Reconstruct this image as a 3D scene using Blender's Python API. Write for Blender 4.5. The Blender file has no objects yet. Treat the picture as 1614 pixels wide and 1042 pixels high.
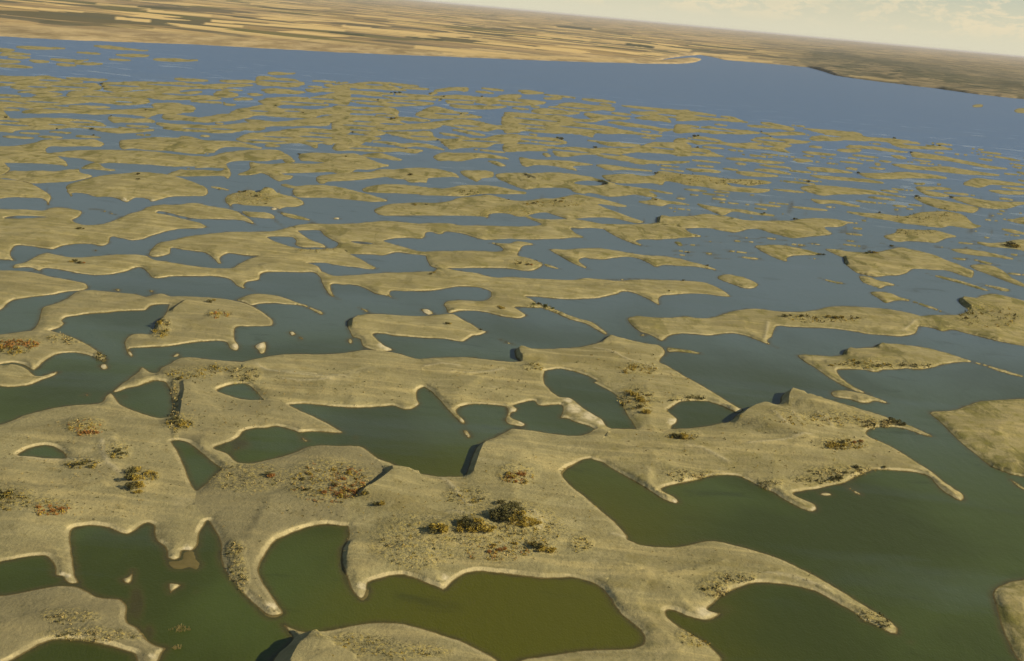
# Aerial view of a drowned dune field: sand dunes and islands in green-blue water,
# farmland beyond the far shore.  Units are metres; the water surface is z = 0.
import bpy, math, random
import numpy as np
from mathutils import Vector, noise, geometry, Matrix

random.seed(7); rng = np.random.default_rng(7)
scene = bpy.context.scene
col = scene.collection

# ------------------------------------------------------------------ camera
PW, PH, FPX, CAMH = 1614.0, 1042.0, 1730.0, 300.0
PITCH, ROLL = math.radians(16.27), math.radians(5.33)
r0 = Vector((1, 0, 0)); u0 = Vector((0, math.sin(PITCH), math.cos(PITCH))); f0 = Vector((0, math.cos(PITCH), -math.sin(PITCH)))
cr = r0 * math.cos(ROLL) + u0 * math.sin(ROLL)
cu = -r0 * math.sin(ROLL) + u0 * math.cos(ROLL)
cam_d = bpy.data.cameras.new('camera'); cam = bpy.data.objects.new('camera', cam_d); col.objects.link(cam)
cam.matrix_world = Matrix(((cr.x, cu.x, -f0.x, 0), (cr.y, cu.y, -f0.y, 0), (cr.z, cu.z, -f0.z, CAMH), (0, 0, 0, 1)))
cam_d.sensor_width = 36; cam_d.lens = 36 * FPX / PW; cam_d.clip_start = 1; cam_d.clip_end = 900000
scene.camera = cam
CR, CU, CF = np.array(cr), np.array(cu), np.array(f0)

def ground(px, py, z=0.0):
    """photo pixels -> points (x, y) on the level z"""
    px = np.asarray(px, float); py = np.asarray(py, float)
    d = ((px - PW / 2) / FPX)[..., None] * CR + ((PH / 2 - py) / FPX)[..., None] * CU + CF
    t = (z - CAMH) / d[..., 2]
    return d[..., :2] * t[..., None]

def project(X, z):
    rel = np.column_stack([X, np.asarray(z) - CAMH]); w = rel @ CF
    return np.column_stack([PW / 2 + FPX * (rel @ CR) / w, PH / 2 - FPX * (rel @ CU) / w])

def gpt(px, py): return ground(np.array([px]), np.array([py]))[0]

# ------------------------------------------------------------------ node helpers
def new_mat(name):
    m = bpy.data.materials.new(name); m.use_nodes = True
    nt = m.node_tree; nt.nodes.clear()
    return m, nt

class NT:
    def __init__(s, nt): s.nt = nt
    def n(s, typ, **kw):
        nd = s.nt.nodes.new(typ)
        for k, v in kw.items():
            if k.startswith('i_'):
                nd.inputs[k[2:].replace('_', ' ')].default_value = v
            else: setattr(nd, k, v)
        return nd
    def l(s, a, b): s.nt.links.new(a, b)
    def val(s, x, sock):
        if hasattr(x, 'is_output'): s.l(x, sock)
        else: sock.default_value = x
    def math(s, op, a, b=0.0, clamp=False):
        nd = s.n('ShaderNodeMath', operation=op, use_clamp=clamp); s.val(a, nd.inputs[0]); s.val(b, nd.inputs[1]); return nd.outputs[0]
    def mix(s, f, a, b, typ='MIX'):
        nd = s.n('ShaderNodeMix', data_type='RGBA', blend_type=typ)
        s.val(f, nd.inputs[0])
        for x, i in ((a, 6), (b, 7)):
            if isinstance(x, tuple): nd.inputs[i].default_value = (*x[:3], 1)
            else: s.l(x, nd.inputs[i])
        return nd.outputs[2]
    def ss(s, x, a, b):
        nd = s.n('ShaderNodeMapRange', interpolation_type='SMOOTHSTEP')
        s.val(x, nd.inputs[0]); nd.inputs[1].default_value = a; nd.inputs[2].default_value = b
        return nd.outputs[0]
    def noise(s, vec, scale, detail=4, rough=0.55, dist=0.0):
        nd = s.n('ShaderNodeTexNoise'); s.l(vec, nd.inputs['Vector']); nd.inputs['Scale'].default_value = scale
        nd.inputs['Detail'].default_value = detail; nd.inputs['Roughness'].default_value = rough; nd.inputs['Distortion'].default_value = dist
        return nd.outputs['Fac']
    def mapping(s, vec, scale=(1, 1, 1), rot=0.0):
        nd = s.n('ShaderNodeMapping'); s.l(vec, nd.inputs[0]); nd.inputs['Scale'].default_value = scale; nd.inputs['Rotation'].default_value = (0, 0, rot)
        return nd.outputs[0]
    def attr(s, name): return s.n('ShaderNodeAttribute', attribute_name=name)
    def pos(s): return s.n('ShaderNodeNewGeometry').outputs['Position']
    def out(s, sh):
        o = s.n('ShaderNodeOutputMaterial'); s.l(sh, o.inputs[0]); return o

# ------------------------------------------------------------------ materials
def sand_material():
    m, nt = new_mat('dune_sand'); t = NT(nt)
    P = t.pos()
    d = t.attr('shore').outputs['Fac']; veg = t.attr('veg').outputs['Fac']; pale = t.attr('pale').outputs['Fac']; grey = t.attr('grey').outputs['Fac']
    big = t.noise(P, 0.013, 5, 0.6); mid = t.noise(P, 0.07, 5, 0.6, 0.4); fine = t.noise(P, 0.6, 5, 0.7)
    Ps = t.mapping(P, (0.009, 0.075, 0.1), math.radians(-6)); streak = t.noise(Ps, 1.0, 4, 0.6, 0.6)
    sand = t.mix(t.ss(big, 0.35, 0.68), (0.268, 0.226, 0.097), (0.330, 0.279, 0.124))
    patch = t.noise(P, 0.028, 6, 0.62, 0.8)
    sand = t.mix(t.math('MULTIPLY', t.ss(patch, 0.50, 0.66), 0.6), sand, (0.232, 0.190, 0.082))
    sand = t.mix(t.math('MULTIPLY', t.ss(patch, 0.44, 0.32), 0.5), sand, (0.455, 0.375, 0.180))
    sand = t.mix(t.math('MULTIPLY', t.ss(streak, 0.46, 0.70), 0.65), sand, (0.50, 0.39, 0.155))
    sand = t.mix(t.math('MULTIPLY', t.ss(streak, 0.50, 0.30), 0.45), sand, (0.21, 0.165, 0.055))
    sand = t.mix(t.math('MULTIPLY', t.ss(mid, 0.52, 0.72), 0.55), sand, (0.235, 0.185, 0.065))
    sand = t.mix(t.math('MULTIPLY', t.math('MINIMUM', veg, 0.8), 0.40), sand, (0.37, 0.285, 0.105))
    sand = t.mix(t.math('MULTIPLY', grey, 0.75), sand, (0.205, 0.172, 0.082))
    # sparse dead brush and dark litter
    speck = t.noise(P, 0.28, 6, 0.75)
    sand = t.mix(t.math('MULTIPLY', t.ss(t.math('ADD', speck, t.math('MULTIPLY', mid, 0.35)), 0.75, 0.90), 0.5), sand, (0.13, 0.11, 0.035))
    # vegetated islands
    fz = t.noise(t.mapping(P, (1 / 30., 1 / 75., 1 / 20.)), 1.0, 6, 0.72, 0.6)
    sand = t.mix(t.math('MULTIPLY', t.math('MULTIPLY', t.ss(veg, 0.2, 0.55), t.ss(fz, 0.50, 0.60)), 0.85), sand, (0.15, 0.13, 0.035))
    sand = t.mix(t.math('MULTIPLY', t.math('MULTIPLY', t.ss(veg, 0.35, 0.6), t.ss(fz, 0.62, 0.70)), 0.9), sand, (0.06, 0.065, 0.03))
    vg = t.math('MULTIPLY', veg, t.ss(t.math('ADD', mid, t.math('MULTIPLY', fine, 0.3)), 0.50, 0.95))
    sand = t.mix(vg, sand, (0.20, 0.175, 0.03))
    # shore bands: pale washed beach, dark foot of wet sand and painted shade
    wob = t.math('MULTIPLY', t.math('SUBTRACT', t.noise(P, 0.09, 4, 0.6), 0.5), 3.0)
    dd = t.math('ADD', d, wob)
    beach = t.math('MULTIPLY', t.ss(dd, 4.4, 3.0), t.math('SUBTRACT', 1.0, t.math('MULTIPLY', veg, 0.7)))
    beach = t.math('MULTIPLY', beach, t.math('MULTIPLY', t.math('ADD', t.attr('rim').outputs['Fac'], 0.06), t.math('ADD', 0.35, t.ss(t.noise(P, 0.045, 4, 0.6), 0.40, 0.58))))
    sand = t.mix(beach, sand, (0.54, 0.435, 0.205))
    sand = t.mix(t.math('MULTIPLY', pale, t.ss(t.noise(P, 0.22, 5, 0.7), 0.25, 0.55)), sand, (0.60, 0.50, 0.285))
    gf = t.math('MULTIPLY', t.math('MULTIPLY', veg, t.ss(dd, 10.0, 2.0)), t.math('SUBTRACT', 1.1, t.attr('rim').outputs['Fac']))
    sand = t.mix(t.math('MULTIPLY', t.math('MULTIPLY', gf, t.ss(mid, 0.46, 0.58)), 0.8), sand, (0.10, 0.10, 0.02))
    sand = t.mix(t.ss(t.math('ADD', d, t.math('MULTIPLY', wob, 0.35)), 1.7, 0.7), sand, (0.125, 0.092, 0.03))
    hum = t.attr('hum').outputs['Fac']
    hn = t.noise(P, 0.45, 5, 0.7)
    sand = t.mix(t.math('MULTIPLY', hum, t.ss(hn, 0.50, 0.62)), sand, (0.40, 0.31, 0.09))
    sand = t.mix(t.math('MULTIPLY', t.math('MULTIPLY', hum, t.ss(hn, 0.48, 0.38)), 0.8), sand, (0.12, 0.105, 0.035))
    tint = t.mix(fine, (0.88, 0.88, 0.88), (1.12, 1.12, 1.12))
    sand = t.mix(1.0, sand, tint, 'MULTIPLY')
    b = t.n('ShaderNodeBsdfPrincipled'); t.l(sand, b.inputs['Base Color']); b.inputs['Roughness'].default_value = 0.95
    b.inputs['Specular IOR Level'].default_value = 0.15
    h = t.math('ADD', t.math('MULTIPLY', t.noise(P, 0.35, 6, 0.65), 1.6), t.math('MULTIPLY', t.noise(t.mapping(P, (0.12, 0.7, 0.5), math.radians(8)), 1.0, 4, 0.6, 0.8), 0.8))
    h = t.math('ADD', h, t.math('MULTIPLY', t.math('MULTIPLY', hn, hum), 3.5))
    bp = t.n('ShaderNodeBump'); bp.inputs['Strength'].default_value = 0.5; bp.inputs['Distance'].default_value = 0.9
    t.l(h, bp.inputs['Height']); t.l(bp.outputs[0], b.inputs['Normal'])
    t.out(b.outputs[0]); return m

def mud_material():
    m, nt = new_mat('wet_mud'); t = NT(nt); P = t.pos()
    c = t.mix(t.noise(P, 0.3, 5, 0.6), (0.10, 0.078, 0.024), (0.19, 0.145, 0.05))
    b = t.n('ShaderNodeBsdfPrincipled'); t.l(c, b.inputs['Base Color']); b.inputs['Roughness'].default_value = 0.85; b.inputs['Specular IOR Level'].default_value = 0.1
    t.out(b.outputs[0]); return m

def water_material():
    m, nt = new_mat('lake_water'); t = NT(nt); P = t.pos()
    sep = t.n('ShaderNodeSeparateXYZ'); t.l(P, sep.inputs[0])
    big = t.noise(P, 0.004, 4, 0.55, 0.5); mid = t.noise(P, 0.02, 5, 0.6)
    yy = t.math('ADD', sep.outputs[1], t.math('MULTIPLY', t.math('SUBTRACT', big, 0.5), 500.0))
    xx = t.math('ADD', sep.outputs[0], t.math('MULTIPLY', t.math('SUBTRACT', mid, 0.5), 60.0))
    # algae-rich shallow pool among the nearest dunes
    pool = t.math('MULTIPLY', t.math('MULTIPLY', t.ss(xx, -120.0, -20.0), t.ss(xx, 170.0, 60.0)), t.ss(sep.outputs[1], 800.0, 560.0))
    c = t.mix(t.ss(big, 0.42, 0.60), (0.045, 0.056, 0.006), (0.064, 0.083, 0.013))
    c = t.mix(pool, c, (0.084, 0.082, 0.003))
    c = t.mix(t.ss(yy, 680.0, 1350.0), c, (0.112, 0.148, 0.150))  # with distance, reflected sky painted into the base colour: grey, then blue
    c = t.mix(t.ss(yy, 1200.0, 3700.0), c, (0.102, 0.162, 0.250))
    wk = t.noise(t.mapping(P, (1 / 70., 1 / 22., 1), math.radians(-35)), 1.0, 5, 0.65, 0.7)
    c = t.mix(t.math('MULTIPLY', t.math('MULTIPLY', t.ss(wk, 0.56, 0.70), t.ss(big, 0.42, 0.58)), 0.4), c, (0.022, 0.026, 0.006))
    # wind lanes on the open water
    ln = t.noise(t.mapping(P, (1 / 900., 1 / 130., 1), math.radians(-8)), 1.0, 5, 0.65, 0.8)
    c = t.mix(t.math('MULTIPLY', t.math('SUBTRACT', ln, 0.5), 1.2, True), c, (0.13, 0.17, 0.20))
    # shallow margins: sunken sand shelf, wet and bank shade painted dark at shore
    sh = t.attr('shoal').outputs['Fac']; sn = t.noise(P, 0.12, 4, 0.65)
    sf = t.math('ADD', sh, t.math('MULTIPLY', t.math('SUBTRACT', sn, 0.5), 0.7))
    c = t.mix(t.math('MULTIPLY', t.ss(sf, 0.30, 0.95), 0.55), c, (0.085, 0.068, 0.016))
    c = t.mix(t.math('MULTIPLY', t.ss(sf, 0.66, 0.98), 0.6), c, (0.048, 0.038, 0.010))
    b = t.n('ShaderNodeBsdfPrincipled'); t.l(c, b.inputs['Base Color'])
    b.inputs['Roughness'].default_value = 0.42; b.inputs['IOR'].default_value = 1.33; b.inputs['Specular IOR Level'].default_value = 0.36
    calm = t.noise(t.mapping(P, (1 / 150., 1 / 70., 1), math.radians(-10)), 1.0, 4, 0.6, 0.6)
    cf = t.math('MULTIPLY', t.math('MULTIPLY', t.ss(calm, 0.57, 0.66), t.ss(sep.outputs[1], 1300.0, 2200.0)), t.ss(sep.outputs[1], 5200.0, 3600.0))
    t.l(t.math('SUBTRACT', 0.42, t.math('MULTIPLY', cf, 0.22)), b.inputs['Roughness'])
    h = t.math('ADD', t.noise(t.mapping(P, (0.9, 0.5, 1), math.radians(25)), 1.0, 3, 0.6), t.math('MULTIPLY', t.noise(t.mapping(P, (0.16, 0.08, 1), math.radians(20)), 1.0, 3, 0.6), 1.4))
    bp = t.n('ShaderNodeBump'); bp.inputs['Strength'].default_value = 0.32; bp.inputs['Distance'].default_value = 0.6
    t.l(h, bp.inputs['Height']); t.l(bp.outputs[0], b.inputs['Normal'])
    t.out(b.outputs[0]); return m

def terrain_material():
    m, nt = new_mat('farmland'); t = NT(nt); P = t.pos()
    rough = t.attr('rough').outputs['Fac']; near = t.attr('inland').outputs['Fac']
    Pr = t.mapping(P, (1, 1, 1), math.radians(14))
    wp = t.n('ShaderNodeTexNoise'); t.l(P, wp.inputs['Vector']); wp.inputs['Scale'].default_value = 0.0006
    Pw = t.n('ShaderNodeVectorMath', operation='MULTIPLY_ADD'); t.l(wp.outputs['Color'], Pw.inputs[0]); Pw.inputs[1].default_value = (220, 220, 0); t.l(Pr, Pw.inputs[2])
    def cells(sc, ax):
        v = t.n('ShaderNodeTexVoronoi', distance='CHEBYCHEV'); v.inputs['Scale'].default_value = sc; v.inputs['Randomness'].default_value = 0.55
        t.l(t.mapping(Pw.outputs[0], ax), v.inputs['Vector'])
        s = t.n('ShaderNodeSeparateColor'); t.l(v.outputs['Color'], s.inputs[0]); return s.outputs[0], s.outputs[1]
    a, a2 = cells(1.0, (1 / 420., 1 / 420., 0)); bfld, b2 = cells(1.0, (1 / 900., 1 / 800., 0)); c1, c2 = cells(1.0, (1 / 700., 1 / 260., 0))
    big = t.noise(P, 0.00022, 5, 0.6)
    c = t.mix(t.ss(a, 0.2, 0.8), (0.33, 0.23, 0.092), (0.50, 0.34, 0.135))
    c = t.mix(t.math('MULTIPLY', t.math('GREATER_THAN', c1, 0.6), 0.5), c, (0.17, 0.135, 0.075))
    c = t.mix(t.math('GREATER_THAN', b2, 0.74), c, (0.135, 0.115, 0.055))
    c = t.mix(t.math('MULTIPLY', t.math('GREATER_THAN', bfld, 0.80), 0.8), c, (0.095, 0.105, 0.035))
    c = t.mix(t.math('GREATER_THAN', a2, 0.82), c, (0.70, 0.49, 0.19))
    c = t.mix(t.math('GREATER_THAN', c2, 0.86), c, (0.64, 0.455, 0.18))
    c = t.mix(t.math('LESS_THAN', c2, 0.09), c, (0.12, 0.11, 0.06))
    c = t.mix(t.math('MULTIPLY', t.ss(big, 0.45, 0.65), 0.4), c, (0.34, 0.25, 0.16))
    ln = t.noise(t.mapping(Pw.outputs[0], (1 / 1800., 1 / 130., 0)), 1.0, 5, 0.7, 0.5)
    c = t.mix(t.math('MULTIPLY', t.ss(ln, 0.54, 0.64), 0.5), c, (0.14, 0.12, 0.065))
    cp = t.attr('crop').outputs['Fac']
    # dry sage country without fields
    sn = t.noise(t.mapping(P, (1 / 300., 1 / 300., 1 / 80.)), 1.0, 8, 0.75, 1.2)
    sg = t.mix(t.ss(sn, 0.40, 0.66), (0.055, 0.065, 0.034), (0.33, 0.25, 0.125))
    c = t.mix(rough, c, sg)
    # bare shoreline slope
    sh = t.mix(t.ss(t.noise(t.mapping(P, (1 / 120., 1 / 300., 1 / 10.)), 1.0, 5, 0.7), 0.35, 0.7), (0.27, 0.195, 0.09), (0.55, 0.41, 0.20))
    c = t.mix(t.math('MULTIPLY', t.ss(near, 1500.0, 300.0), t.math('SUBTRACT', 0.9, t.math('MULTIPLY', rough, 0.75))), c, sh)
    c = t.mix(t.math('MAXIMUM', cp, 0.0), c, (0.68, 0.48, 0.19))
    c = t.mix(t.math('MAXIMUM', t.math('MULTIPLY', cp, -1.0), 0.0), c, (0.075, 0.078, 0.038))
    b = t.n('ShaderNodeBsdfPrincipled'); t.l(c, b.inputs['Base Color']); b.inputs['Roughness'].default_value = 1.0; b.inputs['Specular IOR Level'].default_value = 0.05
    t.out(b.outputs[0]); return m

def leaf_material(name, c1, c2):
    m, nt = new_mat(name); t = NT(nt); P = t.pos()
    oi = t.n('ShaderNodeObjectInfo')
    c = t.mix(t.noise(P, 1.3, 3, 0.6), c1, c2)
    c = t.mix(t.math('MULTIPLY', oi.outputs['Random'], 0.35), c, c2)
    b = t.n('ShaderNodeBsdfPrincipled'); t.l(c, b.inputs['Base Color']); b.inputs['Roughness'].default_value = 0.9; b.inputs['Specular IOR Level'].default_value = 0.1
    t.out(b.outputs[0]); return m

SAND, MUD, WATER, LAND = sand_material(), mud_material(), water_material(), terrain_material()
LEAF = {'dark': leaf_material('dark_olive_leaves', (0.065, 0.058, 0.017), (0.140, 0.118, 0.036)),
        'gold': leaf_material('golden_leaves', (0.22, 0.15, 0.02), (0.40, 0.28, 0.045)),
        'rust': leaf_material('rust_leaves', (0.26, 0.10, 0.025), (0.34, 0.17, 0.04)),
        'green': leaf_material('green_leaves', (0.07, 0.075, 0.012), (0.14, 0.14, 0.022)),
        'straw': leaf_material('dry_straw', (0.30, 0.22, 0.07), (0.46, 0.35, 0.13))}

def mesh_obj(name, verts, faces, mat, smooth=True, attrs=None):
    me = bpy.data.meshes.new(name)
    me.from_pydata(verts, [], faces)
    if smooth: me.polygons.foreach_set('use_smooth', [True] * len(me.polygons))
    if attrs:
        for k, v in attrs.items():
            a = me.attributes.new(k, 'FLOAT', 'POINT'); a.data.foreach_set('value', np.asarray(v, np.float32))
    me.materials.append(mat); me.update()
    o = bpy.data.objects.new(name, me); col.objects.link(o); return o

def tag(o, label=None, cat=None, group=None, kind=None):
    for k, v in (('label', label), ('category', cat), ('group', group), ('kind', kind)):
        if v: o[k] = v
    return o

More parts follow.
